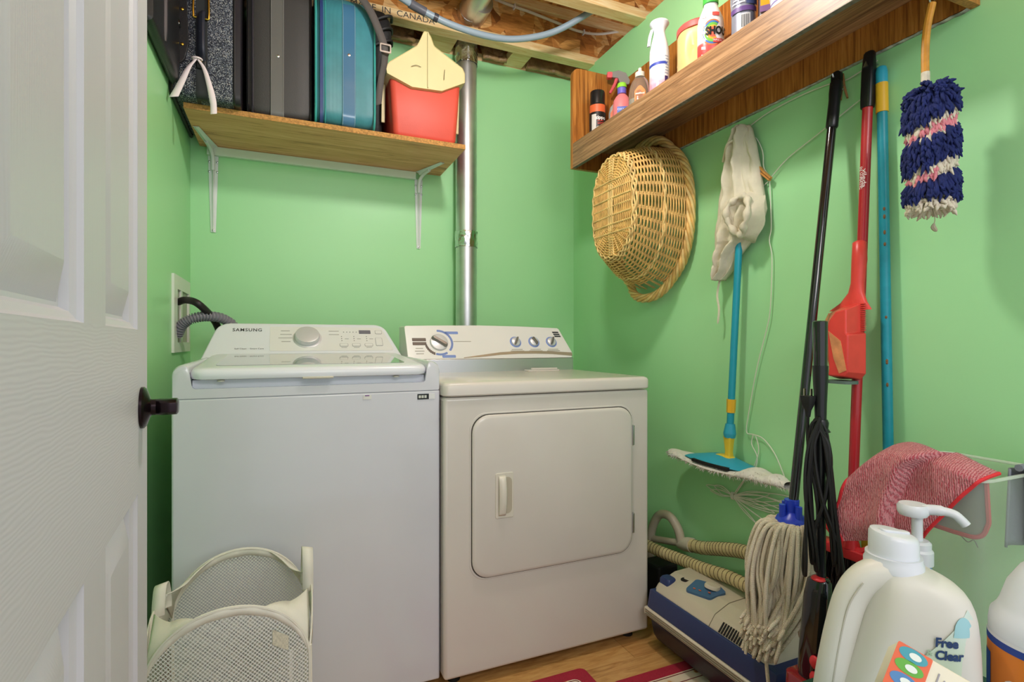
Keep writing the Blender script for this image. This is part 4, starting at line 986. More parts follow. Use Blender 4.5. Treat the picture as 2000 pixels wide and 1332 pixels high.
b.loft(secs); b.o('plate', TEAL2, fm, smooth=60)
B().box(1.305, 1.318, 1.30, 1.46, .622, .632).o('plate_underside', BLACKM, fm)
FR = mat('white_cotton_fringe', '#dcd8cf', .9, var=.08, vs=60, bump=.6, bs=220)
b = B(); random.seed(8)
def padf(u, v):
    a = v * 2 * math.pi; y = 1.118 + .515 * u
    e = max(.05, math.sin(math.pi * min(1, max(0, u)))) ** .35
    lump = 1 + .5 * max(0, noise.noise((y * 22, 1.3, a))) ; w_ = .060 * e; h_ = .011 * lump
    return (1.362 + w_ * math.cos(a), y, .614 + .004 * math.sin(u * 9) + h_ * math.sin(a) + (.012 * math.exp(-((u - .08) / .05) ** 2) + .014 * math.exp(-((u - .24) / .05) ** 2)) * max(0, math.sin(a)))
b.grid(padf, 60, 18); b.o('mop_pad', FR, fm, smooth=70)
b = B()
for i in range(620):
    u = random.random(); v = random.uniform(.30, 1.02); p = Vector(padf(u, v)); d = Vector((random.uniform(-.8, .2), random.uniform(-.5, .5) + (u - .5) * 1.2, random.uniform(-.9, .3))).normalized() * random.uniform(.006, .013)
    b.tube([p, p + d * .5, p + d + Vector((0, 0, -.002))], [.0011, .001, .0004], 3)
b.o('pad_fringe', FR, fm, smooth=80, stuff=True)

rg = wthing('cotton_rag', 'crumpled beige cotton rag hung over the top of the flat mop', 'rag', (1.40, 1.33, 1.25))
RAG = mat('beige_cotton_cloth', '#d6cdb6', .9, var=.06, vs=25, bump=.5, bs=90, bd=.003)
lev = [(1.752, 1.338, 1.305), (1.735, 1.355, 1.292), (1.69, 1.385, 1.278), (1.64, 1.402, 1.268), (1.58, 1.418, 1.258), (1.52, 1.430, 1.246), (1.46, 1.440, 1.236), (1.42, 1.447, 1.250), (1.385, 1.448, 1.275), (1.36, 1.445, 1.30), (1.32, 1.442, 1.345), (1.28, 1.437, 1.37), (1.25, 1.425, 1.408)]
def ragf(u, v):
    k = v * (len(lev) - 1); i = min(int(k), len(lev) - 2); t = k - i
    z = lev[i][0] * (1 - t) + lev[i + 1][0] * t; l = lev[i][1] * (1 - t) + lev[i + 1][1] * t; r_ = lev[i][2] * (1 - t) + lev[i + 1][2] * t
    y = l + (r_ - l) * u
    pl = .5 + .5 * math.sin(u * 19 + 1.6 * math.sin(v * 6) + v * 3)
    bul = math.sin(math.pi * min(1, max(0, u))) ** .6
    x = 1.410 - .034 * bul * min(1, .55 + v * 2) - .026 * pl ** 1.5 * bul - .016 * noise.noise((u * 7, v * 9, 4.)) * bul - .007 * noise.noise((u * 18, v * 24, 2.)) * bul
    return (x, y + .004 * noise.noise((u * 5, v * 11, 8.)), z + .006 * noise.noise((u * 7, v * 4, 2.)))
b = B(); b.grid(ragf, 60, 70); b.o('hanging_cloth', RAG, rg, smooth=80, solid=.003)
# crumpled opening at the right with its rolled hem
def ringp(a, k_): 
    return Vector((1.345 - .012 * math.sin(a * 2 + 1) + k_[2], 1.288 + k_[0] * math.cos(a), 1.445 + k_[1] * math.sin(a)))
hem = []
for i in range(40):
    a = 2 * math.pi * i / 40; hem.append(ringp(a, (.042, .062, 0)) + Vector((.006 * noise.noise((a * 2, 1, 1)), .008 * noise.noise((math.cos(a) * 2, math.sin(a) * 2, 5)), .008 * noise.noise((math.cos(a) * 2, math.sin(a) * 2, 9)))))
B().tube(hem, [.010 + .004 * math.sin(i * 1.3) for i in range(40)], 8, closed=True).o('rolled_hem', RAG, rg, smooth=80)
b = B(); b.grid(lambda u, v: ringp(2 * math.pi * u, (.040 * (1 - v * .8), .060 * (1 - v * .8), .045 * math.sin(v * 1.57))) + Vector((.006 * math.sin(u * 40) * v, 0, 0)), 40, 8); b.o('cloth_hollow', RAG, rg, smooth=80)
b = B(); b.grid(lambda u, v: (ringp(2 * math.pi * u, (.043 + .022 * v, .063 + .022 * v, .052 * v ** 1.5)) + Vector((.007 * math.sin(u * 31 + v * 3), 0, 0))), 40, 6); b.o('cloth_pouch', RAG, rg, smooth=80)
B().tube(spl([(1.385, 1.395, 1.655), (1.372, 1.375, 1.672), (1.355, 1.345, 1.695), (1.36, 1.325, 1.70)], 6), .0045, 6).o('torn_seam', RAG, rg)
B().tube(spl([(1.40, 1.425, 1.256), (1.39, 1.427, 1.20), (1.392, 1.421, 1.15), (1.39, 1.425, 1.10)], 6), [.005, .0045] + [.004] * 15 + [.003, .0015], 6).o('loose_thread', RAG, rg)

# hook screws on the wall that carry the handles
for i, (y, z, lab) in enumerate(((1.318, 1.735, 'small steel hook behind the beige rag'), (1.001, 1.768, 'small steel hook at the top of the black mop handle'), (.906, 1.752, 'small steel hook behind the red broom handle'))):
    h = B().tube(spl([(1.43, y, z + .012), (1.405, y, z + .012), (1.394, y, z), (1.388, y, z + .008)], 5), .0022, 8).o('wall_hook', STEEL); tag(h, lab, 'hook', 'small hooks along the shelf')

# ================================================================== STRING MOP
sm = wthing('string_mop', 'string mop with black handle, blue socket and cream cotton strands', 'mop', (1.17, .97, .2))
M0, M1 = Vector((1.402, .997, 1.775)), Vector((1.188, .965, .598))
def mz(z): return M0.lerp(M1, (M0.z - z) / (M0.z - M1.z))
B().tube([mz(1.66), mz(1.2), mz(.60)], .0115, 16).o('handle', BLACKG, sm)
B().tube([mz(1.755), mz(1.75), mz(1.72), mz(1.70), mz(1.655), mz(1.625), mz(1.62)], [.010, .0155, .0160, .0145, .0150, .0152, .0125], 16).o('grip', BLACK, sm)
b = B(); pr = rr(0, 0, .028, .04, .012); b.loft([[mz(1.762) + Vector((x_, a, c)) for a, c in pr] for x_ in (-.005, .005)]); b.o('hanging_eye', BLACK, sm, smooth=40)
BLU = mat('royal_blue_plastic', '#2742c8', .3)
c_ = mz(.592)
sock = B().lathe([(.001, .045), (.0175, .045), (.0165, .015), (.020, .010), (.034, .002), (.040, -.010), (.040, -.018), (.001, -.018)], 24, c_).o('socket', BLU, sm)
for a in (200, 20, 110): B().lathe([(.001, .034), (.008, .034), (.008, -.004), (.001, -.004)], 12, c_ + Vector((.026 * math.cos(R(a + 55)), .026 * math.sin(R(a + 55)), 0))).o('prong', BLU, sock)
YARN = [stripes('cotton_yarn_%s' % n_, a, b_, 2, 120., .9, .8, .001, .04) for n_, a, b_ in (('cream', '#dccfb6', '#f0e6d2'), ('oat', '#d0c3a9', '#e8dcc6'))]
random.seed(21)
for i in range(128):
    a = 2 * math.pi * i / 128 * 1.0 + random.uniform(-.05, .05); lay = random.random()
    r0 = .034; rm = random.uniform(.050, .088) * (1 - .35 * lay)
    cyo = .030 * (1 if True else 0)
    dxy = Vector((math.cos(a), math.sin(a), 0))
    ze = random.uniform(.245, .34); sw = random.uniform(-.35, .35)
    e2 = Vector((math.cos(a + sw), math.sin(a + sw), 0))
    shift = Vector((-.034, .016, 0))
    p0 = c_ + dxy * r0 * .9 + Vector((0, 0, -.014))
    p1 = c_ + dxy * (r0 + .7 * (rm - r0)) + shift * .35 + Vector((0, 0, -.030 + .012 * random.random()))
    p2 = c_ + dxy * rm + shift * .8 + Vector((random.uniform(-.008, .008), random.uniform(-.01, .01), -.12))
    zm = (p2.z + ze) / 2
    p3 = Vector((c_.x, c_.y, zm)) + e2 * rm * random.uniform(.75, 1.0) + shift
    p4 = Vector((c_.x, c_.y, ze)) + e2 * rm * random.uniform(.5, .95) + shift
    if p4.y > .925 or p3.y > .925:          # drape round the canister: in front of its side, or resting on its lid
        if p3.x < 1.205:
            for p, k_ in ((p3, .0), (p4, .0)):
                if p.z < .34: p.x = min(p.x, 1.100 - .030 * lay)
        else:
            p4.z = max(p4.z, .285); p3.z = max(p3.z, .33); p4.x = max(p4.x, 1.20)
    P = spl([p0, p1, p2, p3, p4], 6)
    B().tube(P, [random.uniform(.0048, .0058)] * (len(P) - 1) + [.003], 7).o('strand', YARN[i % 2], sm, smooth=80)
B().tube(spl([c_ + Vector((-.03, .02, -.05)), c_ + Vector((-.085, .01, -.18)), c_ + Vector((-.10, -.01, -.34)), c_ + Vector((-.095, -.02, -.44))], 6), .0045, 7).o('strand', YARN[0], sm, smooth=80)

# ================================================================== TEAL POLE MOP BEHIND, RED BROOM, DUSTPAN
tp_ = wthing('teal_pole', 'chipped teal pole with yellow collar leaning on the wall behind the red broom', 'mop', (1.405, .86, 0))
T0, T1 = Vector((1.410, .884, 1.745)), Vector((1.395, .845, .02))
def tz(z): return T0.lerp(T1, (T0.z - z) / (T0.z - T1.z))
B().tube([tz(1.64), tz(.9), tz(.02)], .0118, 16).o('pole', mat('chipped_teal_tube', '#178b9e', .35, var=.1, vs=30), tp_)
B().tube([tz(1.745), tz(1.742), tz(1.73), tz(1.70)], [.006, .011, .0135, .0135], 14).o('end_cap', TEAL2, tp_)
B().tube([tz(1.70), tz(1.625)], .0140, 14).o('collar', YEL2, tp_)
RUST = mat('bare_rust_chip', '#7a5a38', .8)
for z in (1.375, 1.355, 1.315, 1.285, 1.10, .99, .985, .93): 
    p = tz(z); B().ball(p + Vector((-.0095, -.0065, 0)), .0035, 8, 5, (.7, .9, random.uniform(.8, 1.8))).o('paint_chip', RUST, tp_)
rb = wthing('red_broom', 'broom with red metal handle, black hanging grip and black bristles', 'broom', (1.37, .93, .4))
Q0, Q1 = Vector((1.398, .906, 1.79)), Vector((1.352, .925, .50))
def qz(z): return Q0.lerp(Q1, (Q0.z - z) / (Q0.z - Q1.z))
REDM = mat('red_lacquered_tube', '#b4222c', .3, coat=.3); REDH = mat('red_plastic', '#d8313a', .38)
B().tube([qz(1.70), qz(1.1), qz(.56)], .0122, 16).o('handle', REDM, rb)
g_ = B(); 
g_.loft([[qz(z) + Vector((x, y, 0)) for x, y in rr(0, 0, .026 * k_, .030 * k_, .008)] for z, k_ in ((1.645, .95), (1.66, 1.0), (1.74, 1.0), (1.785, .85), (1.79, .7))]); gr = g_.o('hanging_grip', BLACK, rb, smooth=40)
B().loft([[qz(1.755) + Vector((x_, a, c)) for a, c in ((-.006, -.006), (.006, -.006), (-.002, .008))] for x_ in (-.0165, -.0115)]).o('hook_slot', STEEL, gr, smooth=0)
def qtext(s, size, z, offy): 
    text(s, size, lambda x, y: tuple(qz(z - x) + Vector((-.0112, -.0055 + offy - y * .75, 0)) + Vector((-.0018, 0, 0))), pm('ead6d6'), rb, bold=.0003)
qtext('vileda', .021, 1.46, -.001); qtext('(c) U-MATIC', .011, 1.462, .007)
B().tube([qz(.622), qz(.585)], .0133, 16).o('worn_sleeve', mat('worn_silver_sleeve', '#b9b4ad', .4, .5, var=.3, vs=60), rb)
b = B(); b.tube([qz(.59), qz(.575), qz(.56), qz(.545)], [.014, .020, .018, .014], 14); b.o('tape_wrap', BLACKG, rb)
lb_ = qz(.665); b = B(); b.loft([[lb_ + Vector((-.0118 + dx_, dy_, dz_)) for dy_, dz_ in ((-.006, -.018), (.004, -.012), (.006, .014), (-.002, .018))] for dx_ in (0, -.0016)]); b.o('torn_label', pm('e3dba0'), rb, smooth=0)
b = B(); hc = qz(.525)
B().lathe([(.001, .03), (.015, .03), (.017, 0), (.022, -.02), (.001, -.02)], 16, hc).o('socket', REDH, rb)
b = B(); fl_ = [(hc.y + .105, .520), (hc.y + .07, .548), (hc.y + .02, .512), (hc.y - .03, .506), (hc.y - .075, .535), (hc.y - .115, .505)]
b.tube(spl([(hc.x - .004, y, z - .002) for y, z in fl_], 6), .010, 8); b.o('head_frame', REDH, rb)
b = B(); b.loft([[(x, y, z) for x, y in rr(hc.x, hc.y, .045 * k_, .24, .015)] for z, k_ in ((.478, .9), (.485, 1), (.505, .9))]); b.o('head_block', REDH, rb, smooth=40, bevel=.003)
BRI = mat('black_bristle', '#111013', .6, bump=1., bs=160, bscale=(1, 1, .05), bd=.004)
b = B(); random.seed(4)
for i in range(420):
    y = hc.y + random.uniform(-.112, .112); x = hc.x + random.uniform(-.018, .018); sp_ = (y - hc.y) * .35
    b.tube([(x, y, .485), (x * 1 + random.uniform(-.006, .006), y + sp_ * .6, .42), (x + random.uniform(-.01, .01), y + sp_, random.uniform(.345, .375))], [.0024, .0024, .0016], 4)
b.o('bristles', BRI, rb, smooth=80, stuff=True)
ys = B().box(1.395, 1.425, .86, .93, .49, .535).o('yellow_sponge', mat('yellow_sponge_foam', '#cfc23a', .9, bump=.8, bs=120), smooth=0, bevel=.008); tag(ys, 'yellow sponge wedged behind the red broom head', 'sponge')

dp = wthing('dustpan', 'scuffed red dustpan clipped to the red broom handle', 'dustpan', (1.36, .94, .94))
PANR = mat('coral_red_plastic', '#e2463f', .35, var=.06, vs=25); PAND = mat('scuffed_dustpan_floor', '#d38c5c', .6, var=.3, vs=30)
xb = 1.372
b = B()   # handle: tapered clip riding on the broom handle
secs = []
for z, y, w_, d_ in ((1.300, .914, .008, .012), (1.295, .913, .016, .030), (1.25, .912, .018, .034), (1.19, .915, .016, .030), (1.165, .918, .020, .028), (1.14, .925, .036, .026), (1.12, .935, .058, .024)):
    p = qz(z); secs.append([(p.x - .012 + (d_ / 2) * math.cos(t * math.pi / 6), y + w_ * math.sin(t * math.pi / 6), z) for t in range(12)])
b.loft(secs); b.o('handle', PANR, dp, smooth=60)
px0 = 1.330
outer = [(.896, 1.139), (.896, 1.061), (.889, 1.061), (.889, .957), (.903, .940), (.962, .938), (.964, .962), (.985, 1.060), (1.000, 1.098), (.990, 1.116), (.946, 1.134)]
inner = [(.902, 1.120), (.902, 1.06), (.897, 1.055), (.898, .962), (.907, .950), (.950, .950), (.948, .968), (.950, 1.03), (.952, 1.07), (.946, 1.092), (.93, 1.114)]
b = B(); b.loft([[(px0 + .03, y, z) for y, z in outer], [(px0 - .030, y, z) for y, z in inner]]); b.o('pan', PANR, dp, smooth=25, bevel=.006, seg=3)
b = B(); b.loft([[(x_, y, z) for y, z in ((.948, 1.066), (.915, 1.04), (.900, .966), (.919, .957), (.934, .995))] for x_ in (px0 - .029, px0 - .0312)]); b.o('scuffed_front', PAND, dp, smooth=0)
b = B(); L4 = [(px0 + .03 + .0015 - .001, outer[i][0] + .0015, outer[i][1]) for i in (6, 7, 8, 9)]; I4 = [(px0 - .030 + .006, inner[i][0] + .0025, inner[i][1]) for i in (6, 7, 8, 9)]
b.loft([L4, I4], cap=False, closed=False); b.o('scuffed_side', PAND, dp, smooth=0, solid=.001)
b = B(); b.loft([[(px0 - .004, y, z) for y, z in ((.955, 1.085), (.998, 1.094), (.984, 1.056), (.964, .965), (.945, .965))], [(px0 + .002, y, z) for y, z in ((.955, 1.085), (.998, 1.094), (.984, 1.056), (.964, .965), (.945, .965))]]); b.o('scuffed_floor', PAND, dp, smooth=0)
b = B()
for i in range(14): b.box(px0 + .018, px0 + .026, .888, .897, 1.066 + .0052 * i, 1.0685 + .0052 * i)
b.o('comb_teeth', PANR, dp, smooth=0, stuff=True)
b = B(); b.loft([[(x, y, z) for x, y in rr(px0, .932, .05, .07, .02)] for z in (.930, .938)]); b.o('rubber_lip', mat('grey_green_rubber', '#5d7068', .6), dp, smooth=40)

# ================================================================== DUSTER
dd = wthing('dust_mop', 'hanging hand duster with navy, white and pink cotton tufts', 'duster', (1.285, .705, 1.30))
DX, DY = 1.285, .702
B().tube(spl([(DX + .012, DY + .004, 1.775), (DX + .004, DY + .010, 1.72), (DX, DY + .011, 1.66), (DX, DY + .010, 1.58)], 6), .0075, 10).o('handle', mat('honey_wood_dowel', '#c98a34', .45, var=.15, vs=60), dd)
B().tube([(DX, DY + .0105, 1.625), (DX, DY + .0105, 1.598)], .0082, 10).o('paper_wrap', mat('worn_paper', '#d8cdbb', .7, var=.1, vs=90), dd)
B().tube([(DX + .012 + .010 * math.cos(t * .5), DY + .004, 1.785 + .012 * math.sin(t * .5)) for t in range(11)], .0018, 6).o('hanging_ring', STEEL, dd)
hk = B().tube(spl([(1.31, .722, 1.876), (1.306, .722, 1.82), (1.303, .715, 1.795), (1.297, .706, 1.79), (1.296, .702, 1.80)], 5), .002, 8).o('cup_hook', STEEL); tag(hk, 'steel cup hook under the near end of the walnut shelf', 'hook')
random.seed(31)
TC = {'navy': mat('navy_cotton_tuft', '#18245f', .85, var=.25, vs=60), 'white': mat('white_cotton_tuft', '#d9cdbb', .9, var=.1, vs=50), 'pink': mat('pink_cotton_tuft', '#d88490', .9, var=.15, vs=50)}
bb = {k: B() for k in TC}
for i in range(2300):
    a = random.uniform(0, 2 * math.pi); z = random.uniform(1.325, 1.580)
    zz = z - .022 * (math.cos(a) * .919 - math.sin(a) * .393) if z > 1.38 else z
    def band(zv):
        if zv > 1.535: return 'navy'
        if zv > 1.492: return 'white' if zv > 1.52 or zv < 1.503 else 'pink'
        if zv > 1.438: return 'navy'
        if zv > 1.392: return 'pink' if zv < 1.425 and math.cos(a + .9) < .1 else 'white'
        if zv > 1.352: return 'navy'
        return 'white'
    k = band(zz)
    Rr = .041 + .006 * random.random(); 
    Rr *= 1.06 if k == 'navy' else .90
    if z > 1.565: Rr *= .8
    if 1.392 < zz < 1.41: Rr *= .86
    d = Vector((math.cos(a), math.sin(a), 0)); up = .022 if (z > 1.55 and random.random() < .5) else 0
    zdrop = random.uniform(.016, .034) if z > 1.36 else random.uniform(.006, .02)
    p0 = Vector((DX, DY, z)) + d * .018; p1 = Vector((DX, DY, z + .002 + up * .4)) + d * Rr * .8; p2 = Vector((DX, DY, z - zdrop * .6 + up)) + d * Rr * 1.02; p3 = Vector((DX, DY, z - zdrop + up * 1.3)) + d * Rr * random.uniform(.92, 1.08) + Vector((0, random.uniform(-.006, .006), 0))
    bb[k].tube([p0, p1, p2, p3], [.003, .0042, .0040, .0012], 5)
for k in bb: bb[k].o('%s_tufts' % k, TC[k], dd, smooth=80, stuff=True)
lf = B().tube(spl([(DX, DY - .003, 1.325), (DX - .004, DY - .010, 1.30), (DX - .002, DY - .006, 1.285), (DX, DY - .012, 1.275)], 5), [.0008] * 8 + [.003, .004, .005, .005, .0045, .004, .003, .001], 6).o('lint_wisp', mat('grey_lint', '#a59a86', .95), dd)

# ================================================================== STICK VACUUM WITH WRAPPED CORD
random.seed(9)
sv = wthing('stick_vacuum', 'black stick vacuum with power cord wrapped round its handle', 'vacuum cleaner', (1.10, .83, 0))
VX, VY = 1.10, .822
def vz(z): return Vector((VX, VY - .004 * (1.08 - z), z))
B().tube([vz(1.085), vz(1.083), vz(1.06), vz(.985)], [.012, .0150, .0152, .0140], 18).o('grip_top', BLACKG, sv)
B().tube([vz(.985), vz(.96), vz(.90), vz(.862)], [.0160, .0155, .0125, .0115], 18).o('grip', BLACK, sv)
B().tube([vz(.865), vz(.858), vz(.845), vz(.838)], [.014, .0165, .015, .020], 16).o('cord_collar', BLACK, sv)
B().tube([vz(.84), vz(.60), vz(.50)], .0098, 14).o('tube', BLACK, sv)
b = B(); b.loft([[vz(z) + Vector((ox_ + x, oy_ + y, 0)) for x, y in rr(0, 0, w_, d_, min(w_, d_) * .45, 5)] for z, w_, d_, ox_, oy_ in ((.515, .022, .030, 0, 0), (.505, .034, .050, 0, .004), (.47, .042, .058, 0, .008), (.40, .050, .062, 0, .012), (.33, .058, .066, 0, .016), (.27, .060, .066, 0, .018), (.20, .05, .06, 0, .018), (.12, .045, .05, 0, .01))]); body = b.o('motor_body', BLACKG, sv, smooth=60)
B().ball(vz(.512) + Vector((-.008, 0, 0)), .016, 14, 8, (1, 1, .35)).o('red_release', REDH, body)
for z in (.335, .30): B().ball(vz(z) + Vector((-.030, -.006, 0)), .012, 12, 8, (.6, 1, 1.2)).o('red_button', REDH, body)
b = B(); b.loft([[(VX + x, VY + .02 + y, z) for x, y in rr(0, 0, .085 * k_, .095 * k_, .02, 5)] for z, k_ in ((.285, .82), (.28, .95), (.20, 1), (.14, .9))]); b.o('dust_cup', mat('translucent_red_plastic', '#8c1a22', .12, coat=.5), sv, smooth=50)
b = B(); b.loft([[(VX - .02 + x, VY + .01 + y, z) for x, y in rr(0, 0, .15 * k_, .23 * k_, .03, 5)] for z, k_ in ((0.004, .95), (.012, 1), (.045, 1), (.065, .85), (.13, .3))]); b.o('floor_head', BLACK, sv, smooth=50)
CORD = mat('black_cord', '#161516', .5)
for i, (o1, o2, zb, ph) in enumerate(((-.020, -.012, .53, 0), (-.026, -.020, .545, .6), (-.016, -.034, .515, .2), (.014, .022, .55, .9), (.018, .030, .53, .4), (.012, .036, .52, .7), (-.012, .030, .56, .3), (.020, -.016, .60, .8))):
    # view-right is roughly (+x, -y): spread the loops sideways as they hang
    sd = Vector((.55, -.83, 0)); nr = Vector((-.83, -.55, 0))
    top = vz(.872 - .004 * i) + nr * .012
    P = spl([top, top + sd * (o1 * .7) + Vector((0, 0, -.02)), vz(.76) + sd * o1 * 1.0 + nr * (.012 + .006 * math.sin(ph * 7)), vz(.66) + sd * (o1 + o2) / 2 + nr * .014, vz(zb + .03) + sd * o2 + nr * .014, vz(zb) + sd * (o2 + .003) + nr * .012,
             vz(zb + .03) + sd * (o2 + .006) + nr * .020, vz(.70) + sd * (o1 * .8 + o2 * .4) + nr * .022, vz(.80) + sd * o1 * .9 + nr * .020, top + nr * .008], 8)
    B().tube(P, .0037, 7).o('cord_loop', CORD, sv)
pg = vz(.905) + Vector((.55, -.83, 0)) * -.024 + Vector((-.83, -.55, 0)) * .008
B().tube(spl([pg + Vector((0, 0, -.03)), pg + Vector((.002, .001, -.10)), vz(.70) + Vector((.55, -.83, 0)) * -.008 + Vector((-.83, -.55, 0)) * .02, vz(.60)], 6), .0036, 7).o('cord_end', CORD, sv)
b = B(); b.loft([[pg + Vector((x, y, z)) for x, y in rr(0, 0, .022 * k_, .028 * k_, .005)] for z, k_ in ((-.035, .35), (-.02, .5), (-.008, .8), (.008, 1.0), (.012, 1.0))]); plg = b.o('plug', BLACKM, sv, smooth=45)
for s_ in (-1, 1): B().box(pg.x + s_ * .0035 - .003, pg.x + s_ * .0035 + .003, pg.y - s_ * .0055 - .001, pg.y - s_ * .0055 + .001, pg.z + .010, pg.z + .028).o('prong', mat('nickel_prong', '#c9bfa8', .25, 1.), plg, smooth=0)

# ================================================================== CANISTER VACUUM
cv = wthing('canister_vacuum', 'beige and navy canister vacuum lying beside the dryer under the mops', 'vacuum cleaner', (1.27, 1.23, 0))
BEI = mat('beige_plastic', '#cfc6b3', .4); NAV = mat('navy_plastic', '#2c3a6a', .35); DPUR = mat('dark_purple_plastic', '#2b2735', .4)
cy0, cy1 = .99, 1.475
def csec_(y, prof, s_=1.): return [(1.27 + (x - 1.27) * s_, y, .02 + (z - .02) * s_) for x, z in prof]
low = rpoly([(1.155, .03), (1.385, .03), (1.405, .115), (1.135, .115)], .02, 4)
B().loft([csec_(y, low, s_) for y, s_ in ((cy0 - .03, .8), (cy0 - .015, .97), (cy0 + .02, 1), (cy1 - .02, 1), (cy1 + .01, .9))]).o('lower_shell', DPUR, cv, smooth=45)
trimp = rpoly([(1.118, .118), (1.415, .118), (1.415, .145), (1.118, .145)], .006, 3)
B().loft([csec_(y, trimp, s_) for y, s_ in ((cy0 - .035, .92), (cy0 - .02, 1), (cy1, 1), (cy1 + .015, .94))]).o('bumper_trim', mat('pale_beige_trim', '#ddd3bf', .4), cv, smooth=45)
for z in (.125, .132, .139): B().tube([(1.1172, cy0 - .01, z), (1.1172, cy1 - .005, z)], .0016, 6).o('trim_groove', mat('brown_groove', '#7a6e5c', .6), cv)
bandp = rpoly([(1.124, .145), (1.413, .145), (1.405, .205), (1.136, .205)], .004, 3)
B().loft([csec_(y, bandp, s_) for y, s_ in ((cy0 - .02, .97), (cy0, 1), (cy1 - .015, 1), (cy1, .97))]).o('navy_band', NAV, cv, smooth=45)
topp = rpoly([(1.139, .203), (1.400, .203), (1.372, .245), (1.30, .262), (1.22, .258), (1.165, .236)], [.004, .004, .02, .03, .03, .02], 4)
B().loft([csec_(y, topp, s_) for y, s_ in ((cy0 + .005, .93), (cy0 + .02, 1), (1.14, 1.0), (1.20, 1.0), (cy1 - .03, 1), (cy1, .90))]).o('top_shell', BEI, cv, smooth=45)
B().tube([(x, 1.205, z + .0006) for x, z in topp], .0012, 5, closed=True).o('lid_seam', mat('seam_brown', '#8a806f', .7), cv)
b = B(); b.loft([[(x, cy0 - .03 + yy_, z) for x, z in rpoly([(1.135, .04), (1.40, .04), (1.395, .175), (1.27, .20), (1.14, .175)], .03, 5)] for yy_ in (0, -.03)]); b.o('end_bumper', BEI, cv, smooth=45, bevel=.01, seg=3)
def topz(x): return .203 + (.262 - .203) * min(1, max(0, (x - 1.139) / .1)) ** .6
cp_ = rpoly([(1.175, 1.345), (1.235, 1.355), (1.265, 1.29), (1.25, 1.245), (1.195, 1.255)], .012, 4)
tz_ = lambda x, y: .236 + (x - 1.165) * .40 if x < 1.22 else .258 + (x - 1.22) * .05
b = B(); b.loft([[(x, y, tz_(x, y) + o_) for x, y in cp_] for o_ in (-.004, .0070)]); ctl = b.o('control_panel', mat('slate_blue_panel', '#466a92', .4), cv, smooth=40)
B().lathe([(.001, .006), (.022, .005), (.025, 0), (.025, -.006)], 20, (1.240, 1.292, .268), Matrix.Rotation(R(12), 3, 'Y')).o('dial', pm('d8d0c0'), ctl)
for x, y in ((1.20, 1.305), (1.21, 1.275), (1.196, 1.325)): B().ball((x, y, tz_(x, y) + .0072), .0035, 8, 5, (1, 1.6, .5)).o('red_marking', pm('c8664a'), ctl)
b = B(); b.loft([[(x, y, .268 + o_ - (x - 1.25) ** 2 * 3) for x, y in rpoly([(1.20, 1.40), (1.29, 1.385), (1.285, 1.365), (1.205, 1.375)], .008, 4)] for o_ in (-.02, -.006)]); b.o('carry_slot', BLACKM, cv, smooth=40)
b = B(); b.loft([[(1.18 + x, 1.43 + y, .235 + z) for x, y in rr(0, 0, .04 * k_, .05 * k_, .01)] for z, k_ in ((-.02, 1), (.008, 1), (.016, .8))]); b.o('navy_pedal', NAV, cv, smooth=45)
for i in range(16):
    y = 1.025 + .0092 * i; b = B(); b.add([(1.1415, y, .2075), (1.1415, y + .0045, .2075), (1.1625, y + .0045, .2315), (1.1625, y, .2315)], [(0, 1, 2, 3)]); v_ = b.o('vent_slot', BLACKM, cv, smooth=0, solid=.002)
    v_.location = (-.0016, 0, .0012)
# hose wound over it: beige corrugated, with curved handle
HOSE = mat('tan_corrugated_hose', '#c9b98a', .45, var=.1, vs=30)
vh = wthing('vacuum_hose', 'tan corrugated vacuum hose looping from behind the dryer over the canister', 'hose', (1.3, 1.4, .25))
def corr(pts, r_, pitch, name):
    P = spl(pts, 40); L = 0; rad = []
    out = [P[0]]; acc = 0
    step = pitch / 6
    for i in range(1, len(P)):
        acc += (P[i] - P[i - 1]).length
        if acc >= step: out.append(P[i]); acc = 0
    rad = [r_ * (1.0) for i in range(len(out))]
    hel = []; turns = 0
    u_ = None
    ho = B().tube(out, rad, 16).o(name, HOSE, vh, smooth=25)
    T_ = [(out[min(i + 1, len(out) - 1)] - out[max(i - 1, 0)]).normalized() for i in range(len(out))]
    u_ = T_[0].orthogonal().normalized()
    for i in range(len(out)):
        u_ = (u_ - T_[i] * u_.dot(T_[i])).normalized(); v_ = T_[i].cross(u_)
        for k in range(3):
            a = 2 * math.pi * (i + k / 3) / 6
            p = out[i].lerp(out[min(i + 1, len(out) - 1)], k / 3)
            hel.append(p + (u_ * math.cos(a) + v_ * math.sin(a)) * r_ * 1.0)
    B().tube(hel, .0013, 4).o('groove_shade', mat('brown_spiral_' + name, '#5e4c34', .6), ho, smooth=80)  # brown spiral paints the shade in the hose grooves
    return ho
corr([(1.21, 1.86, .305), (1.262, 1.70, .268), (1.285, 1.60, .258), (1.30, 1.50, .262), (1.30, 1.40, .272), (1.295, 1.28, .292), (1.285, 1.16, .30), (1.30, 1.07, .285), (1.35, 1.02, .25)], .0205, .0125, 'lower_run')
corr([(1.372, 1.545, .290), (1.372, 1.48, .302), (1.372, 1.40, .327), (1.37, 1.30, .355), (1.355, 1.20, .368), (1.335, 1.10, .36), (1.33, 1.04, .32), (1.36, 1.01, .27)], .0225, .0125, 'upper_run')
GB = mat('grey_beige_plastic', '#b5ab98', .35)
B().tube([(1.372, 1.60, .275), (1.372, 1.575, .282), (1.372, 1.55, .289), (1.372, 1.53, .293)], [.017, .024, .0262, .0262], 18).o('hose_cuff', mat('pale_cuff', '#c9c0ad', .4), vh)
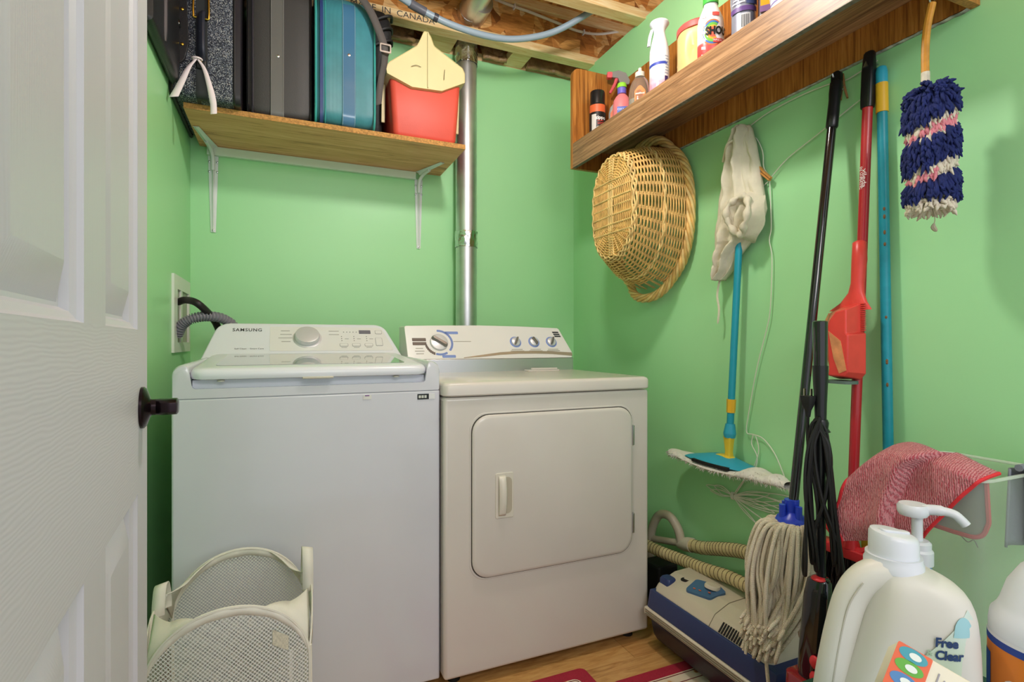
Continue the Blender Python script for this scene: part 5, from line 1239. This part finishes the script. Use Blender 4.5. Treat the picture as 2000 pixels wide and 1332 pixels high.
B().tube(spl([(1.368, 1.585, .285), (1.366, 1.60, .33), (1.364, 1.645, .365), (1.36, 1.70, .355), (1.355, 1.735, .30), (1.35, 1.745, .23), (1.35, 1.745, .15)], 8), .0165, 14).o('curved_handle', GB, vh)
B().tube([(1.372, 1.60, .278), (1.36, 1.68, .262), (1.352, 1.74, .25)], .013, 12).o('handle_strut', GB, vh)
tb2 = B().box(1.29, 1.385, 1.62, 1.72, 0, .19).o('tool_box', BLACKM, smooth=0, bevel=.01); tag(tb2, 'black box standing behind the canister vacuum under the curved hose handle', 'box')

# ================================================================== CLEAR BIN AND CLOTHS
q = NT('clear_polypropylene'); q.set(Roughness=.12, Alpha=.2, Specular_IOR_Level=.6); q.p.inputs['Base Color'].default_value = lin('e6efe2'); CLEAR = q.m
q = NT('clear_rim'); q.set(Roughness=.15, Alpha=.42); q.p.inputs['Base Color'].default_value = lin('eef6ea'); CLEARR = q.m
cbx = wthing('clear_bin', 'tall clear plastic bin at the lower right against the wall', 'bin', (1.29, .69, 0))
def bsec(z, ins): return [(x, y, z) for x, y in rr(1.290, .650, .240 - 2 * ins, .190 - 2 * ins, .03, 6)]
b = B(); b.loft([bsec(.004, .030), bsec(.01, .026), bsec(.78, 0)], cap=False); b.o('wall', CLEAR, cbx, smooth=60)
b = B(); b.loft([bsec(.0, .032), bsec(.006, .030)]); b.o('bottom', CLEAR, cbx)
P = bsec(.782, -.002); B().tube(P, .0035, 8, closed=True).o('rim', CLEARR, cbx)
TERRY = NT('red_terry_microfibre'); q = TERRY; q.set(Roughness=.95, Sheen_Weight=.3)
wv = q.n('ShaderNodeTexWave'); wv.bands_direction = 'Y'; wv.inputs['Scale'].default_value = 85; wv.inputs['Distortion'].default_value = 5; wv.inputs['Detail'].default_value = 3; wv.inputs['Detail Scale'].default_value = 4
q.l(q.coords((1, 1, .35)), wv.inputs['Vector'])
nz = q.n('ShaderNodeTexNoise'); nz.inputs['Scale'].default_value = 260; q.l(q.coords(), nz.inputs['Vector'])
mx = q.n('ShaderNodeMath'); mx.operation = 'ADD'; q.l(wv.outputs[0], mx.inputs[0]); q.l(nz.outputs[0], mx.inputs[1])
rp = q.ramp(mx.outputs[0], [(.3, 'a83040'), (.75, 'd0606a'), (1., 'e49094')]); q.l(rp.outputs[0], q.p.inputs['Base Color']); q.bump(mx.outputs[0], .8, .003); TERRY = q.m
HEM = mat('bright_red_hem', '#e0303a', .7, bump=.6, bs=300)
rc_ = wthing('red_cloth', 'red terry microfibre cloth draped over the edge of the clear bin', 'cloth', (1.16, .68, .61))
def pl(pts, t):
    k = t * (len(pts) - 1); i = min(int(k), len(pts) - 2); f_ = k - i; a, c = pts[i], pts[i + 1]; return Vector((a[0] * (1 - f_) + c[0] * f_, a[1] * (1 - f_) + c[1] * f_))
def cr(pts): return [(p.x, p.y) for p in spl([(a, b_, 0) for a, b_ in pts], 6)]
top_ = cr([(.762, .757), (.735, .795), (.704, .824), (.665, .831), (.602, .818), (.549, .796)]); bot_ = cr([(.781, .606), (.745, .618), (.712, .632), (.690, .640), (.672, .645), (.656, .647)])
lef_ = cr([(.762, .757), (.778, .715), (.793, .658), (.781, .606)]); rig_ = cr([(.549, .796), (.578, .758), (.617, .704), (.656, .647)])
def coons(u, v):
    T, Bo, L, Rr = pl(top_, u), pl(bot_, u), pl(lef_, v), pl(rig_, v)
    c00, c10, c01, c11 = Vector(top_[0]), Vector(top_[-1]), Vector(bot_[0]), Vector(bot_[-1])
    return T * (1 - v) + Bo * v + L * (1 - u) + Rr * u - (c00 * (1 - u) * (1 - v) + c10 * u * (1 - v) + c01 * (1 - u) * v + c11 * u * v)
def clf(u, v):
    p = coons(u, v)
    # left half folds over the right half along a curved crease
    cre = .66 - .16 * v + .30 * max(0, .28 - v)
    s_ = 1 / (1 + math.exp((u - cre) * 120))
    x = 1.168 - .046 * s_ - .008 * math.sin(math.pi * v) - .010 * math.sin(u * 9 + v * 2) * (1 - .3 * v) - .012 * noise.noise((u * 3, v * 3, 7.))
    x += .05 * max(0, (.16 - v) / .16) ** 1.5          # top rolls over the rim
    return (x, p.x, p.y)
b = B(); b.grid(clf, 80, 60); b.o('outer_drape', TERRY, rc_, smooth=80, solid=.005)
def edge(fn, name, r_=.0036): B().tube([Vector(fn(t / 30)) + Vector((-.002, 0, 0)) for t in range(31)], r_, 6).o(name, HEM, rc_)
edge(lambda t: clf(1, t), 'hem'); edge(lambda t: clf(0, t), 'hem'); edge(lambda t: clf(.35 + .65 * t, 1) , 'hem')
INN = mat('grey_cloth_back', '#8f9488', .9)
inp = rpoly([(.725, .800), (.567, .790), (.563, .700), (.572, .668), (.62, .668), (.70, .672)], [.02, .02, .03, .025, .02, .02], 5)
b = B(); b.loft([[(1.205 + .006 * math.sin(y * 60) + o_, y, z) for y, z in inp] for o_ in (0, .004)]); b.o('inner_drape', INN, rc_, smooth=60)
B().tube([(1.2035 + .006 * math.sin(y * 60), y, z) for y, z in inp], .0042, 6, closed=True).o('hem', mat('dull_red_hem', '#b8434a', .8), rc_)
B().tube(spl([(1.204, .61, .668), (1.204, .595, .655), (1.204, .585, .662), (1.204, .578, .650)], 5), .0009, 4).o('loose_thread', mat('grey_thread_end', '#6d6a64', .8), rc_)
gcl = wthing('grey_cloth', 'grey cloth hung over the near edge of the clear bin at the picture edge', 'cloth', (1.34, .55, .6))
GRY = mat('grey_microfibre', '#7f848f', .9, bump=.6, bs=180); DG = mat('dark_grey_terry', '#5f6068', .95, bump=1., bs=220)
def gcf(u, v, yo): 
    return (1.305 + .095 * u + .012 * v * (u - .6) * -2, .556 - .012 * math.sin(math.pi * v) - .006 * math.sin(u * 12) * v + yo, .792 - .150 * v + .006 * u)
b = B(); b.grid(lambda u, v: gcf(u, v, -.004), 20, 20); b.o('outer_drape', DG, gcl, smooth=80, solid=.005)
b = B(); b.grid(lambda u, v: (1.300 + .095 * u - .014 * v * (1 - u), .572 + .006 * math.sin(u * 10), .790 - .15 * v), 20, 12); b.o('inner_drape', GRY, gcl, smooth=80, solid=.004)
B().tube([(1.303 + .097 * i / 10, .560 - .0 * i, .795) for i in range(11)], .007, 8).o('fold_over_rim', GRY, gcl)

# ================================================================== GREEN TOTE WITH LAUNDRY BOTTLES
ZT_ = .45
tt = wthing('storage_tote', 'dark green lidded storage tote under the detergent bottles', 'storage box', (.85, .42, 0))
GRT = mat('dark_green_plastic', '#1f4a3c', .45)
def tsec_(z, w_, d_): return [(x, y, z) for x, y in rr(.845, .425, w_, d_, .035, 5)]
B().loft([tsec_(0, .50, .38), tsec_(.004, .51, .39), tsec_(.425, .56, .44)]).o('tub', GRT, tt, smooth=45)
B().loft([tsec_(.418, .575, .455), tsec_(.424, .585, .462), tsec_(.440, .585, .462), tsec_(.4495, .575, .452)]).o('lid', GRT, tt, smooth=45)

HD = mat('milky_hdpe', '#dfdcd2', .42)
def vface(x, y, e=0.): return -math.atan2(x, y) + e
# detergent jug
dj = thing('detergent_jug', 'big white laundry detergent jug with side handle and flip cap', 'bottle', (.838, .508, ZT_), vface(.838, .508, R(15)))
def jsec(z, x0, x1, d_, r_): return [(x, y, z) for x, y in rr((x0 + x1) / 2, 0, x1 - x0, d_, r_, 6)]
b = B(); b.loft([jsec(0, -.092, .090, .095, .03), jsec(.005, -.100, .097, .108, .035), jsec(.03, -.100, .098, .112, .035), jsec(.06, -.078, .098, .112, .035), jsec(.12, -.062, .098, .112, .035), jsec(.185, -.044, .097, .110, .04),
                 jsec(.212, -.038, .094, .104, .042), jsec(.232, -.034, .085, .098, .042), jsec(.244, -.033, .068, .088, .04), jsec(.253, -.032, .048, .076, .034), jsec(.260, -.031, .032, .064, .031)])
b.o('body', HD, dj, smooth=60, sub=1)
b = B(); P = spl([(-.004, -.006, .244), (-.034, -.010, .234), (-.055, -.012, .206), (-.069, -.014, .155), (-.080, -.014, .09), (-.086, -.012, .03), (-.083, -.008, .022)], 6)
b.tube(P, [.0255 - .004 * math.sin(math.pi * i / (len(P) - 1)) for i in range(len(P))], 14, flat=1.35); b.o('handle', HD, dj, smooth=80)
B().tube(spl([(-.048, -.042, .238), (-.066, -.040, .20), (-.078, -.040, .14), (-.088, -.041, .07)], 6), .0013, 5).o('mould_line', mat('hdpe_seam', '#c8c4b8', .5), dj)
B().lathe([(.001, .248), (.035, .248), (.038, .252), (.038, .262), (.036, .265), (.036, .272), (.001, .272)], 32).o('collar', WPLAST, dj)
b = B(); secs = []
for z, r_ in ((.271, .0320), (.298, .0315), (.303, .0295), (.305, .024)): secs.append([(r_ * math.cos(2 * math.pi * i / 32), r_ * math.sin(2 * math.pi * i / 32), z - (.006 * (r_ * math.cos(2 * math.pi * i / 32)) / .0385 if z > .29 else 0)) for i in range(32)])
cap = b.loft(secs).o('cap', WPLAST, dj, smooth=50)
b = B(); b.loft([[(x * math.cos(.5) - y * math.sin(.5), x * math.sin(.5) + y * math.cos(.5), z - .006 * x / .0385) for x, y in rr(.002, 0, .046, .014, .006)] for z in (.303, .308)]); b.o('spout_flap', WPLAST, cap, smooth=45, bevel=.0015)
q = NT('pale_green_label'); q.set(Roughness=.35); sp = q.n('ShaderNodeSeparateXYZ'); q.l(q.coords(), sp.inputs[0]); rp = q.ramp(sp.outputs[2], [(0, 'c3d4b6'), (.15, 'cddcc2'), (.2, 'cfe0d6')]); q.l(rp.outputs[0], q.p.inputs['Base Color'])
fy = -.0572
lp_ = rpoly([(.030, .012), (.092, .012), (.092, .196), (.079, .222), (.030, .15)], [.005, .01, .02, .02, .03], 5)
def fyz(x, z, o_=0.): return -(.0570 + o_ - .020 * max(0, (x - .052) / .036) ** 2 - .007 * max(0, (z - .17) / .05) ** 2)
def lpan(u, v, x0=.016, x1=.086, o_=0.):
    z = .012 + .208 * v; xl = x0 if z < .15 else x0 + (x1 - .012 - x0) * ((z - .15) / .07) ** .9; xr = x1 if z < .19 else x1 - .012 * ((z - .19) / .03) ** 2
    x = xl + (max(xl + .001, xr) - xl) * u; return (x, fyz(x, z, o_), z)
b = B(); b.grid(lambda u, v: lpan(u, v), 14, 24); b.o('label_panel', q.m, dj, smooth=40)
b = B(); b.grid(lambda u, v: (lambda x, z: (x, fyz(x, z, .0006), z))(.054 + .026 * u, .186 + .026 * math.sqrt(max(.001, 1 - (2 * u - 1) ** 2)) * v), 10, 6); b.o('pale_blue_arc', pm('9fcfd6'), dj, smooth=40)
NVY = pm('24406e')
def tl(x0, z0, rot=R(-4)):
    return lambda x, y: (x0 + x * math.cos(rot) - y * math.sin(rot), fyz(x0 + x * math.cos(rot) - y * math.sin(rot), z0 + y, .0012), z0 - x * math.sin(rot) + y * math.cos(rot))
text('Free', .0170, tl(.046, .177), NVY, dj, bold=.0007, sx=.85); text('&', .0125, tl(.0265, .1605), pm('a9c4a8'), dj); text('Clear', .0170, tl(.049, .160), NVY, dj, bold=.0007, sx=.85)
for i, (r_, c) in enumerate(((.030, '6a93a8'), (.024, '4a6f92'), (.018, '24406e'))):
    B().tube([(.060 + r_ * math.cos(R(a)) * 1.0, fyz(.060 + r_ * math.cos(R(a)), .11, .0008), .112 + r_ * .75 * math.sin(R(a))) for a in range(120 - 20 * i, 290, 12)], .0016 + .0006 * i, 5).o('swirl_print', pm(c), dj)
B().ball((.062, fyz(.062, .127), .127), .008, 10, 6, (1.2, .1, .8)).o('drum_print', NVY, dj)
# pump bottle
pb = thing('pump_bottle', 'white pump dispenser bottle with purple label behind the detergent jug', 'bottle', (1.038, .589, ZT_), vface(1.038, .589))
B().lathe([(.001, 0), (.030, 0), (.034, .004), (.034, .15), (.028, .18), (.016, .195), (.016, .205), (.001, .205)], 28, sy=.75).o('bottle', pm('3f86c8'), pb)
patch(pb, 'purple_label', pm('57306f'), .0345, -1.2, 1.3, .12, .165, .0006)
for i in range(2): patch(pb, 'white_text_bar', pm('d8d2e0'), .0345, .1, .7, .138 + .010 * i, .142 + .010 * i, .0012, 4)
B().lathe([(.001, .195), (.024, .195), (.024, .218), (.021, .222), (.021, .232), (.017, .236), (.001, .236)], 24).o('collar', WPLAST, pb)
B().lathe([(.001, .232), (.0085, .232), (.0085, .275), (.011, .282), (.001, .282)], 18).o('stem', WPLAST, pb)
hd_ = B().lathe([(.001, .279), (.021, .279), (.024, .284), (.024, .294), (.021, .299), (.001, .299)], 24, (-.006, 0, 0)).o('pump_head', WPLAST, pb)
B().tube(spl([(.008, 0, .291), (.030, 0, .2935), (.050, 0, .291), (.060, 0, .283), (.067, 0, .275)], 6), [.009] * 8 + [.0075] * 17, 12).o('spout', WPLAST, hd_)
# bleach jug at the picture edge
bl = thing('bleach_jug', 'white jug with orange and blue label at the lower right corner', 'bottle', (.968, .380, ZT_), vface(.968, .380))
BW = mat('bluish_white_hdpe', '#e2e6ee', .4)
B().lathe([(.001, 0), (.060, 0), (.066, .005), (.066, .19), (.064, .205), (.058, .213), (.054, .222), (.046, .250), (.032, .275), (.020, .285), (.020, .30), (.001, .30)], 36).o('body', BW, bl)
B().tube(spl([(.022, -.02, .278), (.045, -.035, .268), (.062, -.04, .24), (.064, -.04, .215)], 6), .014, 12).o('handle', BW, bl)
B().lathe([(.001, .292), (.024, .292), (.024, .318), (.001, .32)], 24).o('cap', WPLAST, bl)
patch(bl, 'orange_label', pm('e8842c'), .066, -1.5, 1.5, .02, .178)
patch(bl, 'blue_stripe', pm('27459a'), .066, -1.5, 1.5, .166, .176, .0010); patch(bl, 'white_stripe', pm('e6e8ee'), .066, -1.5, 1.5, .176, .181, .0010)
patch(bl, 'blue_edge', pm('2d55b0'), .066, -1.5, -1.15, .02, .15, .0012)
b = B(); n = 20; b.add([wrap(.066, .105, -.55, .0016)(0, 0)] + [wrap(.066, .105, -.55, .0016)(.019 * math.cos(2 * math.pi * i / n), .026 * math.sin(2 * math.pi * i / n)) for i in range(n)], [(0, i + 1, (i + 1) % n + 1) for i in range(n)]); b.o('white_spot', pm('e9e6e2'), bl, smooth=0)
# slim carton leaning between the jugs
P0, P1 = Vector((.6480, .3960, .668)), Vector((.6960, .311, .632))
P1 = P0 + (P1 - P0) * 1.75
L_ = (P1 - P0).normalized(); Nn = Vector((-.70, -.38, .62)); Nn = (Nn - L_ * Nn.dot(L_)).normalized(); Tt = Nn.cross(L_)
bxc = wthing('dryer_sheet_carton', 'orange and cream carton leaning in front of the detergent jug', 'box', tuple(P1))
LEN = (P1 - P0).length; HW = .026
def CT_(l, t, n_=0.): return P0 + L_ * l + Tt * t + Nn * n_
def quad(l0, l1, t0, t1, n0, n1): 
    b = B(); return b.loft([[CT_(l, t, n_) for l, t in rpoly([(l0, t0), (l1, t0), (l1, t1), (l0, t1)], .002, 2)] for n_ in (n0, n1)])
quad(0, LEN, -HW, HW, -.055, 0).o('carton', pm('ece4cf'), bxc, smooth=30, bevel=.002)
quad(.0, .034, -HW, HW, 0, .0006).o('orange_panel', pm('e9683f'), bxc, smooth=0); quad(.094, LEN, -HW, HW, 0, .0006).o('orange_panel', pm('e9763f'), bxc, smooth=0)
sgn = 1
for t, c in ((-.012, '4f86c0'), (.004, '62b03c'), (.018, '3f9fb0')):
    b = B(); n = 20
    for rr_, nn in ((1., .0010),): b.add([CT_(.017, t, nn)] + [CT_(.017 + .014 * math.cos(2 * math.pi * i / n), t + .0075 * math.sin(2 * math.pi * i / n), nn) for i in range(n)], [(0, i + 1, (i + 1) % n + 1) for i in range(n)])
    o = b.o('oval_badge', pm(c), bxc, smooth=0)
    b = B(); b.add([CT_(.019, t, .0014)] + [CT_(.019 + .006 * math.cos(2 * math.pi * i / n), t + .0038 * math.sin(2 * math.pi * i / n), .0014) for i in range(n)], [(0, i + 1, (i + 1) % n + 1) for i in range(n)]); b.o('badge_mark', pm('e9f0ea'), o, smooth=0)
for i in range(3): quad(.042 + .006 * i, .0435 + .006 * i, -.020, .016 - .004 * i, .0, .0009).o('text_line', pm('9c98a0'), bxc, smooth=0)
text('Soft', .017, lambda x, y: tuple(CT_(.072 - y, .011 - x, .001)), pm('5fa9cc'), bxc, bold=.0003)
text('Ultra', .017, lambda x, y: tuple(CT_(.084 - y, -.004 - x, .001)), pm('5a5aa8'), bxc, bold=.0003)

# ================================================================== POP-UP LAUNDRY HAMPER
hm = wthing('mesh_hamper', 'white pop-up mesh laundry hamper in front of the washing machine', 'hamper', (-.09, 1.35, 0))
MESH = meshfabric('white_mesh_fabric'); BAND = mat('cream_polyester_band', '#e3e0d2', .75, var=.03, vs=20)
hx0, hx1, hy0, hy1, hb = -.248, .050, 1.20, 1.50, .37
hcx, hw_ = (hx0 + hx1) / 2, (hx1 - hx0) / 2
def arc(s_): return hb + .142 * max(0, 1 - s_ * s_) ** .5
def panel(par, fn, name):      # fn(s, z): s in -1..1 across
    N = 28; b = B(); vs = []
    for i in range(N + 1):
        s_ = -math.cos(math.pi * i / N)
        vs += [fn(s_, .01), fn(s_, arc(s_) - .004)]
    b.add(vs, [(2 * i, 2 * i + 2, 2 * i + 3, 2 * i + 1) for i in range(N)])
    return b
pf = lambda s_, z: Vector((hcx + hw_ * s_, hy0 - .012 * (1 - s_ * s_), z))
pb_ = lambda s_, z: Vector((hcx + hw_ * s_, hy1 + .012 * (1 - s_ * s_), z))
sl_ = lambda s_, z: Vector((hx0 - .01 * (1 - s_ * s_), (hy0 + hy1) / 2 + (hy1 - hy0) / 2 * s_, z))
sr_ = lambda s_, z: Vector((hx1 + .01 * (1 - s_ * s_), (hy0 + hy1) / 2 + (hy1 - hy0) / 2 * s_, z))
panel(hm, pf, '').o('front_panel', MESH, hm, smooth=60, uvfn=lambda c: (c.x, c.z)); panel(hm, pb_, '').o('back_panel', MESH, hm, smooth=60, uvfn=lambda c: (c.x, c.z))
for fn in (sl_, sr_):
    b = B(); b.grid(lambda u, v: fn(u * 2 - 1, .01 + (.43 - .01) * v), 12, 1); b.o('side_panel', MESH, hm, smooth=60, uvfn=lambda c: (c.y, c.z))
b = B(); b.add([(hx0, hy0, .008), (hx1, hy0, .008), (hx1, hy1, .008), (hx0, hy1, .008)], [(0, 1, 2, 3)]); b.o('bottom_panel', MESH, hm, smooth=0, uvfn=lambda c: (c.x, c.y))
for fn in (pf, pb_):
    b = B(); N = 40; b.grid(lambda u, v: fn(-math.cos(math.pi * u), arc(-math.cos(math.pi * u)) - .017 * v) + Vector((0, .001 * math.sin(u * 50), 0)), N, 1); b.o('hoop_band', BAND, hm, smooth=60, solid=.003)
    B().tube([fn(-math.cos(math.pi * i / 40), arc(-math.cos(math.pi * i / 40))) for i in range(41)], .0032, 6).o('wire_hoop', BAND, hm)
    for s_ in (-1, 1):     # fabric corner web between hoop and corner
        cr_ = Vector((hx1 if s_ > 0 else hx0, hy0 + (.11 if fn is pf else .20), .472)); N = 14; b = B(); vs = []
        for i in range(N + 1):
            t = i / N; sx_ = s_ * (.40 + .60 * t); p = fn(sx_, arc(sx_)); top = fn(s_ * .40, arc(.4)).lerp(cr_, t ** .8)
            top.z = max(top.z - .012 * math.sin(math.pi * t), p.z); vs += [p, top]
        b.add(vs, [(2 * i, 2 * i + 2, 2 * i + 3, 2 * i + 1) for i in range(N)]); b.o('corner_web', BAND, hm, smooth=60, solid=.002)
for fn, sd in ((sr_, 1), (sl_, -1)):
    b = B(); b.grid(lambda u, v: fn(u * 2 - 1, .43 + .030 * math.cos((u - .5) * 5) * v - .045 * (1 - v)), 12, 1); b.o('side_band', BAND, hm, smooth=60, solid=.003)
    hz_ = 0 if sd > 0 else .035
    P = spl([fn(.05, .44), fn(.06, .50 - hz_), fn(.18, .532 - hz_), fn(.36, .525 - hz_), fn(.48, .47 - hz_ * .6), fn(.48, .43)], 6)
    b = B(); n = len(P) - 1; b.grid(lambda u, v: P[int(round(u * n))] + Vector((sd * (.004 - .024 * v), 0, .006 * v)), n, 1); b.o('carry_handle', BAND, hm, smooth=60, solid=.003)
for x, y in ((hx0, hy0), (hx1, hy0), (hx0, hy1), (hx1, hy1)): B().tube([(x, y, .01), (x + .002, y, .2), (x, y, .40)], .004, 6).o('corner_seam', BAND, hm)
b = B(); b.grid(lambda u, v: pf(.52 + .20 * u, .452 - .03 * v - .02 * u) + Vector((0, -.003, 0)), 3, 1); b.o('care_label', mat('ivory_label', '#cfcab4', .8, var=.2, vs=300), hm, smooth=0, solid=.0008)
ribb = B(); ribb.grid(lambda u, v: pf(.72 + .06 * u, .40 - .10 * v) + Vector((0, .004, 0)), 2, 4); ribb.o('hanging_loop', BAND, hm, solid=.001)

# ================================================================== RUGS
def rug_mat():
    q = NT('cream_floral_rug'); q.set(Roughness=.95)
    v1 = q.n('ShaderNodeTexVoronoi'); v1.inputs['Scale'].default_value = 26; q.l(q.coords(), v1.inputs['Vector'])
    n1 = q.n('ShaderNodeTexNoise'); n1.inputs['Scale'].default_value = 60; n1.inputs['Detail'].default_value = 3; q.l(q.coords(), n1.inputs['Vector'])
    mm = q.n('ShaderNodeMath'); mm.operation = 'MULTIPLY_ADD'; mm.inputs[1].default_value = .5; q.l(n1.outputs[0], mm.inputs[0]); q.l(v1.outputs['Distance'], mm.inputs[2])
    rp = q.ramp(mm.outputs[0], [(.38, 'b06a3c'), (.46, 'cf9a5c'), (.52, 'e3d2b4'), (.8, 'e8dcc4')]); q.l(rp.outputs[0], q.p.inputs['Base Color'])
    n2 = q.n('ShaderNodeTexNoise'); n2.inputs['Scale'].default_value = 400; q.l(q.coords(), n2.inputs['Vector']); q.bump(n2.outputs[0], .6, .002); return q.m
RUGM = rug_mat(); RUGR = mat('crimson_rug_border', '#a8243c', .95, var=.1, vs=200, bump=.5, bs=400); LINE = mat('dark_red_line', '#7e3038', .95)
def rug(x0, x1, y0, y1, label):
    t = wthing('floor_mat', label, 'rug', ((x0 + x1) / 2, (y0 + y1) / 2, 0), group='crimson-bordered floor mats')
    def sec(i, z): return [(x, y, z) for x, y in rr((x0 + x1) / 2, (y0 + y1) / 2, x1 - x0 - 2 * i, y1 - y0 - 2 * i, .02, 4)]
    B().loft([sec(.0, .0005), sec(0, .005), sec(.004, .007)]).o('border', RUGR, t, smooth=40)
    B().loft([sec(.045, .005), sec(.045, .0078)]).o('field', RUGM, t, smooth=0)
    for i in (.052, .085):
        B().tube([(x, y, .008) for x, y in rr((x0 + x1) / 2, (y0 + y1) / 2, x1 - x0 - 2 * i, y1 - y0 - 2 * i, .01, 3)], .0014, 4, closed=True).o('line', LINE, t)
    for yv in (y1 - .12,):
        B().box(x0 + .13, x1 - .13, y0 + .13, yv, .0076, .0086).o('centre_panel', RUGR, t, smooth=0)
rug(.30, .872, .85, 1.465, 'crimson-bordered cream floral floor mat in front of the dryer')
rug(.912, 1.40, .75, 1.365, 'crimson-bordered cream floral floor mat under the canister vacuum')
